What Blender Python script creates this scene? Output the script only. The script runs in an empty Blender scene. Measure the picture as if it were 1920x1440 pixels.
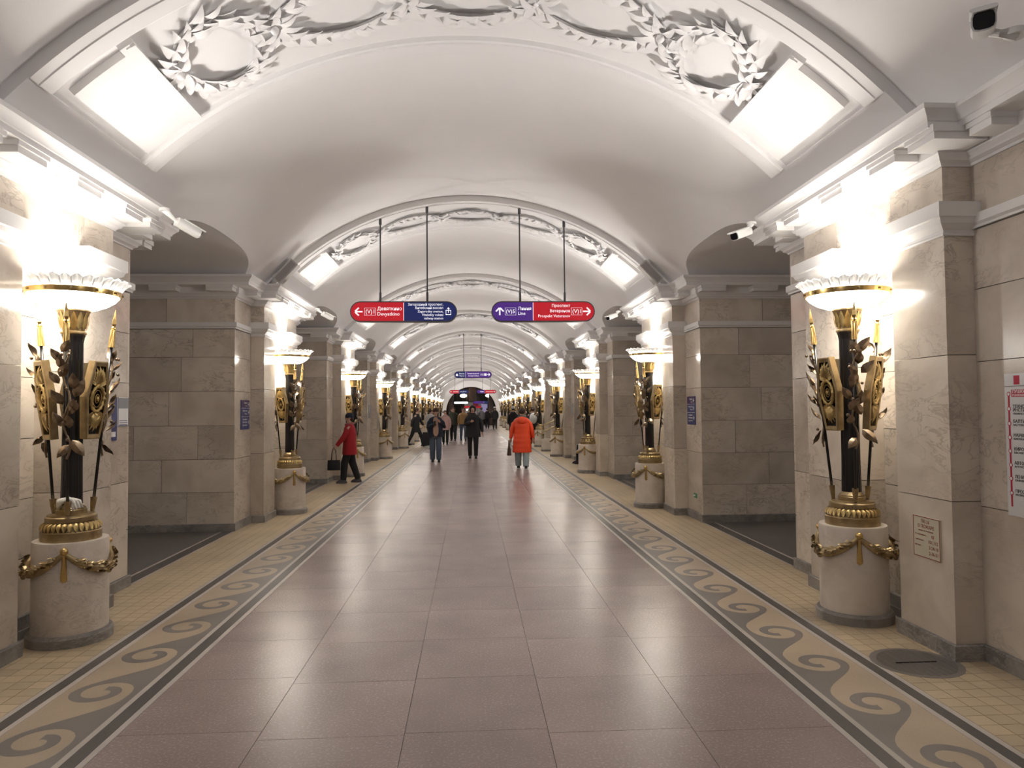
import bpy, bmesh, math, random
from mathutils import Vector, Matrix, Euler
random.seed(7)
C = bpy.context.scene.collection
PI = math.pi
sin, cos = math.sin, math.cos

# ---------------------------------------------------------------- camera, world, exposure
F_PX, YAW, PIT, ROL, CAMX = 1338.85, .0575, .0346, .0092, -.0156
cd = bpy.data.cameras.new('camera'); cam = bpy.data.objects.new('camera', cd); C.objects.link(cam)
cd.sensor_width = 36; cd.lens = F_PX / 1920 * 36; cd.clip_start = .05; cd.clip_end = 300
Fv = Vector((sin(YAW)*cos(PIT), cos(YAW)*cos(PIT), sin(PIT)))
R0 = Vector((cos(YAW), -sin(YAW), 0)); U0 = R0.cross(Fv)
Rv = cos(ROL)*R0 - sin(ROL)*U0; Uv = sin(ROL)*R0 + cos(ROL)*U0
M = Matrix((Rv, Uv, -Fv)).transposed().to_4x4(); M.translation = (CAMX, 0, 1.6)
cam.matrix_world = M
bpy.context.scene.camera = cam
W = bpy.data.worlds.new('world'); bpy.context.scene.world = W; W.use_nodes = True
W.node_tree.nodes['Background'].inputs[0].default_value = (.9, .86, .82, 1)
W.node_tree.nodes['Background'].inputs[1].default_value = .02
vs = bpy.context.scene.view_settings
vs.view_transform = 'Standard'; vs.look = 'None'; vs.gamma = 1; vs.use_curve_mapping = False
vs.exposure = 1.60
LAMP_W = 1.9          # bulb of each floor lamp
SPOT_W = 52.0          # its reflector, thrown upwards and towards the aisle
BOWL_E = 10.5           # glow of the glass bowl
ZC0, SP, NP = 5.30, 6.15, 11          # first pier, spacing, number of piers
ZEND = 69.0
def zc(k): return ZC0 + SP*k
# unseen area lights added above the platforms as ambient fill for the passages
def area(name, loc, sx, sy, power, rot=(0,0,0), col=(1,.93,.85)):
    l = bpy.data.lights.new(name, 'AREA'); l.shape = 'RECTANGLE'; l.size = sx; l.size_y = sy; l.energy = power; l.color = col
    o = bpy.data.objects.new(name, l); o.location = loc; o.rotation_euler = rot; C.objects.link(o); return o
for s in (-1, 1):
    area('platform_fill', (s*6.6, 32, 3.3), .4, 76, 70)

# ---------------------------------------------------------------- materials
def mat(name, col, rough=.6, metal=0, noise=None, bump=None, emit=None, spec=None, rnd=0):
    m = bpy.data.materials.new(name); m.use_nodes = True; nt = m.node_tree; b = nt.nodes['Principled BSDF']
    b.inputs['Base Color'].default_value = (*col, 1); b.inputs['Roughness'].default_value = rough; b.inputs['Metallic'].default_value = metal
    if spec is not None: b.inputs['Specular IOR Level'].default_value = spec
    if emit: b.inputs['Emission Color'].default_value = (*emit[0], 1); b.inputs['Emission Strength'].default_value = emit[1]
    geo = nt.nodes.new('ShaderNodeNewGeometry')
    out = None
    if noise:
        sc, amt, col2 = noise
        n = nt.nodes.new('ShaderNodeTexNoise'); n.inputs['Scale'].default_value = sc; n.inputs['Detail'].default_value = 6
        nt.links.new(geo.outputs['Position'], n.inputs['Vector'])
        r = nt.nodes.new('ShaderNodeMapRange'); r.inputs[1].default_value = .35; r.inputs[2].default_value = .65; r.inputs[3].default_value = 0; r.inputs[4].default_value = amt
        nt.links.new(n.outputs['Fac'], r.inputs[0])
        mx = nt.nodes.new('ShaderNodeMix'); mx.data_type = 'RGBA'; mx.inputs[6].default_value = (*col, 1); mx.inputs[7].default_value = (*col2, 1)
        nt.links.new(r.outputs[0], mx.inputs[0]); out = mx.outputs[2]
        nt.links.new(out, b.inputs['Base Color'])
    if bump:
        sc, st = bump
        n = nt.nodes.new('ShaderNodeTexNoise'); n.inputs['Scale'].default_value = sc; n.inputs['Detail'].default_value = 4
        nt.links.new(geo.outputs['Position'], n.inputs['Vector'])
        bp = nt.nodes.new('ShaderNodeBump'); bp.inputs['Strength'].default_value = st; bp.inputs['Distance'].default_value = .01
        nt.links.new(n.outputs['Fac'], bp.inputs['Height']); nt.links.new(bp.outputs[0], b.inputs['Normal'])
    return m

def marble(name, base, cloud, vein, rough=.22, scale=1.0, vein_amt=.55, rnd=.12):
    m = bpy.data.materials.new(name); m.use_nodes = True; nt = m.node_tree; N = nt.nodes; L = nt.links; b = N['Principled BSDF']
    geo = N.new('ShaderNodeNewGeometry'); oi = N.new('ShaderNodeObjectInfo')
    vm = N.new('ShaderNodeVectorMath'); vm.operation = 'MULTIPLY_ADD'
    cmb = N.new('ShaderNodeCombineXYZ')
    for i in range(3): L.new(oi.outputs['Random'], cmb.inputs[i])
    vm.inputs[1].default_value = (37, 53, 71); L.new(cmb.outputs[0], vm.inputs[0]); L.new(geo.outputs['Position'], vm.inputs[2])
    n1 = N.new('ShaderNodeTexNoise'); n1.inputs['Scale'].default_value = 2.2*scale; n1.inputs['Detail'].default_value = 8; n1.inputs['Distortion'].default_value = .6
    L.new(vm.outputs[0], n1.inputs['Vector'])
    r1 = N.new('ShaderNodeMapRange'); r1.inputs[1].default_value = .38; r1.inputs[2].default_value = .66; L.new(n1.outputs['Fac'], r1.inputs[0])
    m1 = N.new('ShaderNodeMix'); m1.data_type = 'RGBA'; m1.inputs[6].default_value = (*base, 1); m1.inputs[7].default_value = (*cloud, 1); L.new(r1.outputs[0], m1.inputs[0])
    n2 = N.new('ShaderNodeTexNoise'); n2.inputs['Scale'].default_value = 3.4*scale; n2.inputs['Detail'].default_value = 9; n2.inputs['Distortion'].default_value = .9; n2.inputs['Roughness'].default_value = .62
    mp = N.new('ShaderNodeMapping'); mp.inputs['Rotation'].default_value = (.5, .4, .6); mp.inputs['Scale'].default_value = (1, 1, 2.2)
    L.new(vm.outputs[0], mp.inputs[0]); L.new(mp.outputs[0], n2.inputs['Vector'])
    s = N.new('ShaderNodeMath'); s.operation = 'SUBTRACT'; s.inputs[1].default_value = .5; L.new(n2.outputs['Fac'], s.inputs[0])
    a = N.new('ShaderNodeMath'); a.operation = 'ABSOLUTE'; L.new(s.outputs[0], a.inputs[0])
    r2 = N.new('ShaderNodeMapRange'); r2.inputs[1].default_value = 0; r2.inputs[2].default_value = .03; r2.inputs[3].default_value = vein_amt; r2.inputs[4].default_value = 0; L.new(a.outputs[0], r2.inputs[0])
    n3 = N.new('ShaderNodeTexNoise'); n3.inputs['Scale'].default_value = 1.3; L.new(vm.outputs[0], n3.inputs['Vector'])
    r3 = N.new('ShaderNodeMapRange'); r3.inputs[1].default_value = .42; r3.inputs[2].default_value = .62; L.new(n3.outputs['Fac'], r3.inputs[0])
    mu = N.new('ShaderNodeMath'); mu.operation = 'MULTIPLY'; L.new(r2.outputs[0], mu.inputs[0]); L.new(r3.outputs[0], mu.inputs[1])
    m2 = N.new('ShaderNodeMix'); m2.data_type = 'RGBA'; m2.inputs[7].default_value = (*vein, 1); L.new(mu.outputs[0], m2.inputs[0]); L.new(m1.outputs[2], m2.inputs[6])
    hs = N.new('ShaderNodeHueSaturation'); L.new(m2.outputs[2], hs.inputs['Color'])
    r4 = N.new('ShaderNodeMapRange'); r4.inputs[3].default_value = 1-rnd; r4.inputs[4].default_value = 1+rnd*.6; L.new(oi.outputs['Random'], r4.inputs[0]); L.new(r4.outputs[0], hs.inputs['Value'])
    L.new(hs.outputs[0], b.inputs['Base Color'])
    b.inputs['Roughness'].default_value = rough; b.inputs['Specular IOR Level'].default_value = .5
    return m

def speckle(name, col, col2, rough=.35, sc=90, amt=.5, patch=None, bump=.15, rnd=.06, stretch=None):
    m = bpy.data.materials.new(name); m.use_nodes = True; nt = m.node_tree; N = nt.nodes; L = nt.links; b = N['Principled BSDF']
    geo = N.new('ShaderNodeNewGeometry'); oi = N.new('ShaderNodeObjectInfo')
    n = N.new('ShaderNodeTexNoise'); n.inputs['Scale'].default_value = sc; n.inputs['Detail'].default_value = 3; n.inputs['Roughness'].default_value = .7; L.new(geo.outputs['Position'], n.inputs['Vector'])
    r = N.new('ShaderNodeMapRange'); r.inputs[1].default_value = .52; r.inputs[2].default_value = .72; r.inputs[4].default_value = amt; L.new(n.outputs['Fac'], r.inputs[0])
    mx = N.new('ShaderNodeMix'); mx.data_type = 'RGBA'; mx.inputs[6].default_value = (*col, 1); mx.inputs[7].default_value = (*col2, 1); L.new(r.outputs[0], mx.inputs[0])
    n2 = N.new('ShaderNodeTexNoise'); n2.inputs['Scale'].default_value = 1.6; n2.inputs['Detail'].default_value = 5; L.new(geo.outputs['Position'], n2.inputs['Vector'])
    r2 = N.new('ShaderNodeMapRange'); r2.inputs[1].default_value = .3; r2.inputs[2].default_value = .7; r2.inputs[3].default_value = .88; r2.inputs[4].default_value = 1.1; L.new(n2.outputs['Fac'], r2.inputs[0])
    r4 = N.new('ShaderNodeMapRange'); r4.inputs[3].default_value = 1-rnd; r4.inputs[4].default_value = 1+rnd; L.new(oi.outputs['Random'], r4.inputs[0])
    mm = N.new('ShaderNodeMath'); mm.operation = 'MULTIPLY'; L.new(r2.outputs[0], mm.inputs[0]); L.new(r4.outputs[0], mm.inputs[1])
    hs = N.new('ShaderNodeHueSaturation'); L.new(mx.outputs[2], hs.inputs['Color']); L.new(mm.outputs[0], hs.inputs['Value']); L.new(hs.outputs[0], b.inputs['Base Color'])
    b.inputs['Roughness'].default_value = rough
    if bump:
        bp = N.new('ShaderNodeBump'); bp.inputs['Strength'].default_value = bump; bp.inputs['Distance'].default_value = .002
        L.new(n.outputs['Fac'], bp.inputs['Height']); L.new(bp.outputs[0], b.inputs['Normal'])
    return m

MARB = marble('marble_beige', (.70,.625,.535), (.56,.485,.405), (.24,.19,.15), rough=.17, vein_amt=.5, rnd=.17)
MARBP = marble('marble_pedestal', (.72,.65,.57), (.60,.52,.44), (.30,.25,.22), rough=.3, scale=2, vein_amt=.4, rnd=.04)
MARBG = marble('marble_grey_plinth', (.30,.28,.26), (.17,.16,.15), (.55,.51,.47), rough=.35, scale=2.5)
MORT = mat('mortar', (.16,.13,.105), .9)
PLAS = mat('plaster_white', (.82,.80,.795), .75, noise=(1.2, .5, (.77,.75,.745)), bump=(60, .06))
STON = mat('white_stone', (.79,.775,.76), .6, noise=(4, .4, (.73,.71,.69)))
TRIM = mat('plaster_trim', (.80,.785,.78), .65, noise=(3, .4, (.79,.77,.765)))
PINK = speckle('floor_pink', (.31,.240,.222), (.54,.48,.45), .27, 70, .6, bump=.22)
LITE = speckle('floor_light_terrazzo', (.50,.45,.41), (.62,.57,.53), .4, 140, .6)
DARK = speckle('floor_dark_stone', (.095,.088,.083), (.17,.155,.145), .33, 60, .4)
GREY = speckle('floor_grey_inlay', (.20,.178,.162), (.29,.26,.24), .4, 90, .4)
TAN = speckle('floor_tan_inlay', (.44,.35,.25), (.55,.45,.34), .42, 90, .5)
YEL = speckle('floor_yellow_tile', (.52,.415,.275), (.62,.52,.38), .4, 80, .4, rnd=.10)
PASF = speckle('floor_passage', (.13,.12,.115), (.20,.185,.175), .3, 60, .4)
def metal_mat(name, col, rough, n=.5, dark=(.05,.03,.015)):
    return mat(name, col, rough, 1.0, noise=(14, n, dark))
BRON = metal_mat('bronze', (.47,.36,.20), .36, .35, (.10,.07,.035))
BRASS = metal_mat('polished_brass', (.72,.50,.20), .25, .15, (.45,.30,.12))
BLEAF = metal_mat('bronze_leaf', (.33,.25,.17), .34, .5, (.09,.065,.045))
GOLD = metal_mat('gilt_relief', (.62,.46,.20), .34, .5, (.14,.09,.03))
BLK = mat('black_enamel', (.012,.011,.012), .22)
GLOVE = mat('white_cotton', (.75,.72,.66), .9)
def glow(name, base, e, col, rough=.35):
    m = mat(name, base, rough); b = m.node_tree.nodes['Principled BSDF']
    b.inputs['Emission Color'].default_value = (*col, 1); b.inputs['Emission Strength'].default_value = e; return m
GLASS = glow('frosted_glass_bowl', (.85,.84,.80), BOWL_E, (1,.95,.86))
PETAL = glow('frosted_glass_petal', (.66,.66,.66), .06, (1,.96,.9))
BULB = glow('bulb', (1,1,1), 6, (1,.93,.82))
def flat(name, col, rough=.5, **k): return mat(name, col, rough, **k)
WHT = flat('white_print', (.85,.85,.85)); BLKP = flat('black_print', (.02,.02,.02)); REDP = flat('red_print', (.55,.02,.03))
SILV = mat('camera_white', (.75,.75,.74), .35); CBLK = mat('camera_black', (.008,.008,.01), .15)
ROD = mat('rod_grey', (.10,.10,.105), .4, .6)

# ---------------------------------------------------------------- mesh helpers
class MB:
    def __init__(s): s.v = []; s.f = []; s.mi = []
    def add(s, vs_, fs, m=0):
        o = len(s.v); s.v += [tuple(v) for v in vs_]; s.f += [tuple(i+o for i in f) for f in fs]; s.mi += [m]*len(fs); return s
    def box(s, x0, x1, y0, y1, z0, z1, m=0):
        if x0 > x1: x0, x1 = x1, x0
        if y0 > y1: y0, y1 = y1, y0
        v = [(x,y,z) for z in (z0,z1) for y in (y0,y1) for x in (x0,x1)]
        return s.add(v, [(0,2,3,1),(4,5,7,6),(0,1,5,4),(2,6,7,3),(0,4,6,2),(1,3,7,5)], m)
    def lathe(s, prof, n=24, cx=0, cy=0, m=0, cap=True, rf=None, a0=0):
        vs_ = []; 
        for (r, z) in prof:
            for i in range(n):
                a = a0+2*PI*i/n; rr = r*(rf(a, z) if rf else 1)
                vs_.append((cx+rr*cos(a), cy+rr*sin(a), z))
        fs = []
        for j in range(len(prof)-1):
            for i in range(n):
                k = (i+1) % n; fs.append((j*n+i, j*n+k, (j+1)*n+k, (j+1)*n+i))
        if cap:
            if prof[0][0] > 1e-4: fs.append(tuple(range(n))[::-1])
            if prof[-1][0] > 1e-4: fs.append(tuple((len(prof)-1)*n+i for i in range(n)))
        return s.add(vs_, fs, m)
    def tube(s, pts, rad, n=8, m=0, cap=True, sx=1.0):
        pts = [Vector(p) for p in pts]
        if not hasattr(rad, '__len__'): rad = [rad]*len(pts)
        vs_ = []; up = None
        for i, p in enumerate(pts):
            t = (pts[min(i+1, len(pts)-1)] - pts[max(i-1, 0)]).normalized()
            if up is None:
                up = Vector((0,0,1)) if abs(t.z) < .9 else Vector((0,1,0))
            a = (up - t*up.dot(t)).normalized(); b = t.cross(a); up = a
            for k in range(n):
                an = 2*PI*k/n; vs_.append(p + (a*cos(an) + b*sin(an)*sx)*rad[i])
        fs = []
        for j in range(len(pts)-1):
            for i in range(n):
                k = (i+1) % n; fs.append((j*n+i, j*n+k, (j+1)*n+k, (j+1)*n+i))
        if cap: fs += [tuple(range(n))[::-1], tuple((len(pts)-1)*n+i for i in range(n))]
        return s.add(vs_, fs, m)
    def loft(s, rings, n=16, m=0, cap=True):
        # rings: (cx,cy,cz,rx,ry) horizontal ellipses
        vs_ = []
        for (cx, cy, cz, rx, ry) in rings:
            for i in range(n): a = 2*PI*i/n; vs_.append((cx+rx*cos(a), cy+ry*sin(a), cz))
        fs = []
        for j in range(len(rings)-1):
            for i in range(n):
                k = (i+1) % n; fs.append((j*n+i, j*n+k, (j+1)*n+k, (j+1)*n+i))
        if cap: fs += [tuple(range(n))[::-1], tuple((len(rings)-1)*n+i for i in range(n))]
        return s.add(vs_, fs, m)
    def ball(s, c, rx, ry=None, rz=None, n=10, k=6, m=0):
        ry = ry or rx; rz = rz or rx
        vs_ = [(c[0], c[1], c[2]-rz)]
        for j in range(1, k):
            t = -PI/2+PI*j/k
            for i in range(n): a = 2*PI*i/n; vs_.append((c[0]+rx*cos(t)*cos(a), c[1]+ry*cos(t)*sin(a), c[2]+rz*sin(t)))
        vs_.append((c[0], c[1], c[2]+rz)); e = len(vs_)-1
        fs = [(0, 1+(i+1) % n, 1+i) for i in range(n)]
        for j in range(k-2):
            for i in range(n): q = (i+1) % n; fs.append((1+j*n+i, 1+j*n+q, 1+(j+1)*n+q, 1+(j+1)*n+i))
        fs += [(e, 1+(k-2)*n+i, 1+(k-2)*n+(i+1) % n) for i in range(n)]
        return s.add(vs_, fs, m)
    def prism(s, poly, axis_fn, d0, d1, m=0):
        # poly list of (u,v); axis_fn(u,v,d)->xyz
        n = len(poly)
        vs_ = [axis_fn(u, v, d0) for u, v in poly] + [axis_fn(u, v, d1) for u, v in poly]
        fs = [tuple(range(n))[::-1], tuple(range(n, 2*n))] + [(i, (i+1) % n, n+(i+1) % n, n+i) for i in range(n)]
        return s.add(vs_, fs, m)
    def mesh(s, name, mats, smooth=False, fix=True):
        me = bpy.data.meshes.new(name); me.from_pydata(s.v, [], s.f); me.update()
        if not isinstance(mats, (list, tuple)): mats = [mats]
        for m in mats: me.materials.append(m)
        if len(mats) > 1: me.polygons.foreach_set('material_index', s.mi)
        if fix:
            bm = bmesh.new(); bm.from_mesh(me); bmesh.ops.recalc_face_normals(bm, faces=bm.faces); bm.to_mesh(me); bm.free()
        if smooth is not False:
            me.polygons.foreach_set('use_smooth', [True]*len(me.polygons))
            if smooth is not True: me.set_sharp_from_angle(angle=math.radians(smooth))
        return me
    def build(s, name, mats, parent=None, smooth=False, loc=None, fix=True):
        return obj(name, s.mesh(name, mats, smooth, fix), parent, loc)
def obj(name, me, parent=None, loc=None, rot=None, scale=None):
    o = bpy.data.objects.new(name, me); C.objects.link(o)
    if parent: o.parent = parent
    if loc is not None: o.location = loc
    if rot is not None: o.rotation_euler = rot
    if scale is not None: o.scale = scale
    return o
def empty(name, loc=(0,0,0), rz=0, label=None, cat=None, group=None, kind=None):
    o = bpy.data.objects.new(name, None); C.objects.link(o); o.location = loc; o.rotation_euler = (0,0,rz); o.empty_display_size = .1
    return tag(o, label, cat, group, kind)
def tag(o, label=None, cat=None, group=None, kind=None):
    if label: o['label'] = label
    if cat: o['category'] = cat
    if group: o['group'] = group
    if kind: o['kind'] = kind
    return o
def copy_tree(o, parent=None):
    c = o.copy(); C.objects.link(c); c.parent = parent
    for ch in list(o.children): copy_tree(ch, c)
    return c
def text(s, size, loc, rot, m, parent=None, ax='LEFT', bold=.0, name='lettering', depth=.0006, wmax=None):
    cu = bpy.data.curves.new(name, 'FONT'); cu.body = s; cu.size = size; cu.align_x = ax; cu.align_y = 'CENTER'; cu.extrude = depth; cu.offset = bold; cu.resolution_u = 2
    t = bpy.data.objects.new(name, cu); C.objects.link(t)
    me = bpy.data.meshes.new_from_object(t.evaluated_get(bpy.context.evaluated_depsgraph_get()))
    bpy.data.objects.remove(t); me.materials.clear(); me.materials.append(m)
    o = obj(name, me, parent, loc, rot)
    if wmax and len(me.vertices):
        xs = [v.co.x for v in me.vertices]; w = max(xs)-min(xs)
        if w > wmax: o.scale = (wmax/w, 1, 1)
    return o
RFRONT = (PI/2, 0, 0); RRIGHT = (PI/2, 0, -PI/2); RLEFT = (PI/2, 0, PI/2)

# ---------------------------------------------------------------- FLOOR
X1, X2, X3, X4, X5, X6, X7, X8 = 1.778, 1.813, 1.888, 1.922, 2.357, 2.393, 2.462, 2.498
fl = MB(); fl.box(-8, 8, -6, 84, -.3, -.004); floor = tag(fl.build('floor', MORT), kind='structure')
unit = MB().box(-.5,.5,-.5,.5,-.0045,0)
def inst(name, me, parent, x0, x1, y0, y1, z=0, gap=.003):
    return obj(name, me, parent, ((x0+x1)/2, (y0+y1)/2, z), None, (x1-x0-gap, y1-y0-gap, 1))
me_p = unit.mesh('floor_slab', PINK)
cols = [-X1, -1.07, -.355, .355, 1.075, X1]
farslabs = MB()
off = [.10, .0, .02, -.03, -.07]
for ci in range(5):
    y = 3.595 + off[ci] - 14*.718
    while y < ZEND+4:
        if 2.2 < y < 41: inst('floor_slab', me_p, floor, cols[ci], cols[ci+1], y, y+.718)
        else: farslabs.box(cols[ci]+.0015, cols[ci+1]-.0015, y+.0015, y+.718-.0015, -.0045, 0)
        y += .718
tag(farslabs.build('floor_slab', PINK, floor), kind='stuff')
for s in (-1, 1):
    for a, b, m, n in ((X1,X2,LITE,'light_strip'),(X2,X3,DARK,'dark_strip'),(X3,X4,LITE,'light_strip'),(X5,X6,LITE,'light_strip'),(X6,X7,DARK,'dark_strip'),(X7,X8,LITE,'light_strip')):
        MB().box(s*(a+.0008), s*(b-.0008), -6, ZEND, -.0045, 0).build(n, m, floor)
    MB().box(s*X4, s*X5, -6, ZEND, -.0045, -.0008).build('tan_band', TAN, floor)
# running wave inlay
def wave_poly():
    L = .615; w = X5-X4; A = .172; te = 1.5*PI; k = (A-.02)/(te+PI); ct = w*.5; P = [(.1-L, 0), (.1, 0), (.1, .045), (.04, .042)]
    n = 26
    for i in range(n+1):
        th = -PI + (te+PI)*i/n; r = A - k*(th+PI); P.append((r*sin(th), ct+r*cos(th)))
    for i in range(n+1):
        th = te*(1-i/n); r = A + k*PI - k*(th+PI) + .0; P.append((r*sin(th), ct+r*cos(th)))
    x0 = P[-1][0]; top = P[-1][1]
    for i in range(1, 12):
        u = i/12; ss = x0 - (L-.1)*u; P.append((ss, .045+(top-.045)*(1+cos(PI*u))/2))
    P.append((.1-L, .045))
    return P
WP = wave_poly()
def wave_mesh():
    bm = bmesh.new(); vs_ = [bm.verts.new((p[1], p[0], 0)) for p in WP]; f = bm.faces.new(vs_)
    bmesh.ops.triangulate(bm, faces=[f], ngon_method='EAR_CLIP')
    me = bpy.data.meshes.new('wave_inlay'); bm.normal_update()
    if sum(f.normal.z for f in bm.faces) < 0: bmesh.ops.reverse_faces(bm, faces=bm.faces)
    bm.to_mesh(me); bm.free(); me.materials.append(GREY); return me
wm = wave_mesh()
def wave_far(s, y0, n):
    v = []; fcs = []
    base = [tuple(p.vertices) for p in wm.polygons]
    for i in range(n):
        o = len(v)
        for q in wm.vertices: v.append((s*(X4+q.co.x), y0+i*.615+s*q.co.y, 0))
        fcs += [tuple(a+o for a in f) for f in base]
    me = bpy.data.meshes.new('wave_inlay'); me.from_pydata(v, [], fcs); me.materials.append(GREY)
    bm = bmesh.new(); bm.from_mesh(me); bmesh.ops.recalc_face_normals(bm, faces=bm.faces)
    bm.normal_update()
    dn = [f for f in bm.faces if f.normal.z < 0]; bmesh.ops.reverse_faces(bm, faces=dn); bm.to_mesh(me); bm.free()
    tag(obj('wave_inlay', me, floor), kind='stuff')
for s, y0 in ((-1, 3.66), (1, 3.78)):
    for i in range(-5, 44):
        o = obj('wave_inlay', wm, floor, (s*X4, y0+i*.615, -.0002))
        o.rotation_euler = (0, 0, 0) if s > 0 else (0, 0, PI)
    wave_far(s, y0+44*.615, 60); wave_far(s, y0-12*.615, 7)
# yellow tiles
me_t = unit.mesh('floor_tile', YEL)
for s in (-1, 1):
    ft = MB(); fp = MB()
    nx = 5; cw = (3.06-X8)/nx
    xs = [X8+cw*i for i in range(nx+1)]+[3.06+.115]
    y = 2.6
    j = 0
    while y < 14:
        for i in range(len(xs)-1):
            if y < 5.6: inst('floor_tile', me_t, floor, s*xs[i] if s > 0 else -xs[i+1], s*xs[i+1] if s > 0 else -xs[i], y, y+.11, gap=.004)
            else: ft.box(s*(xs[i]+.002), s*(xs[i+1]-.002), y+.002, y+.108, -.0045, 0)
        y += .11
    tag(ft.build('floor_tile', YEL, floor), kind='stuff')
    fp.box(s*X8, s*3.175, y, ZEND, -.0045, 0); fp.box(s*X8, s*3.175, -6, 2.6, -.0045, 0)
    fp.build('tile_band', YEL, floor)
    q = MB().box(s*3.175, s*3.20, -6, ZEND, -.0045, 0); q.build('light_strip', LITE, floor)
    MB().box(s*3.20, s*3.33, -6, ZEND, -.0045, 0).build('dark_strip', DARK, floor)
    MB().box(s*3.33, s*3.36, -6, ZEND, -.0045, 0).build('light_strip', LITE, floor)
    MB().box(s*3.36, s*8, -6, ZEND, -.0045, -.0005).build('passage_paving', PASF, floor)

# ---------------------------------------------------------------- PIERS (walls)
XP, XW, XN, XO = 3.0, 3.19, 3.36, 5.2      # pilaster face, wall face, niche back, pier outer side
PB, PI_, PO = 1.65, .38, .95               # pier half length, pilaster inner/outer
HC = [.10, .52, .96, 1.41, 1.87, 2.33, 2.71]
def off_path(path, d):
    n = len(path); out = []
    for i in range(n):
        nn = Vector((0,0))
        for a, b in ((i-1, i), (i, i+1)):
            if a < 0 or b >= n: continue
            t = Vector(path[b])-Vector(path[a]); t.normalize(); nn += Vector((t.y, -t.x))
        if i in (0, n-1): pass
        out.append((path[i][0]+nn.x*d, path[i][1]+nn.y*d))
    return out
def sweep(mb, path, prof, close=True, m=0):
    # prof list of (d,z); extruded along plan path with mitres
    rows = [[(x, y, z) for (x, y) in off_path(path, d)] for d, z in prof]
    n = len(path); vs_ = [p for r in rows for p in r]; fs = []
    k = len(prof)
    for j in range(k if close else k-1):
        j2 = (j+1) % k
        for i in range(n-1): fs.append((j*n+i, j*n+i+1, j2*n+i+1, j2*n+i))
    if close: fs += [tuple(j*n for j in range(k)), tuple(j*n+n-1 for j in range(k))[::-1]]
    mb.add(vs_, fs, m)
def far(s, c): return (1.53, .82) if (s < 0 and abs(c-ZC0) < .1) else (PB, PO)
def pier_path(s, c, niche=False):
    PBf, POf = far(s, c)
    p = [(XO, c+PBf), (XW, c+PBf), (XW, c+POf), (XP, c+POf)]
    if niche: p += [(XP, c+PI_), (XN, c+PI_), (XN, c-PI_), (XP, c-PI_)]
    p += [(XP, c-PO), (XW, c-PO), (XW, c-PB), (XO, c-PB)]
    if s > 0: return p      # outward normal = (t.y,-t.x): path going -y at X: t=(0,-1) -> (-1,0)  ok
    return [(-x, y) for x, y in p][::-1]
ubox = MB().box(-.5,.5,-.5,.5,-.5,.5)
me_m = ubox.mesh('marble_slab', MARB)
wall = {}
for s, nm in ((-1, 'wall_left'), (1, 'wall_right')):
    wall[s] = empty(nm, kind='structure')
def slab(s, coll, single, x0, x1, y0, y1, z0, z1, g=.0022):
    if single: obj('marble_slab', me_m, wall[s], (s*(x0+x1)/2, (y0+y1)/2, (z0+z1)/2), None, (abs(x1-x0), y1-y0-0, z1-z0))
    else: coll.box(s*x0, s*x1, y0, y1, z0, z1)
rng = random.Random(5)
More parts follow.
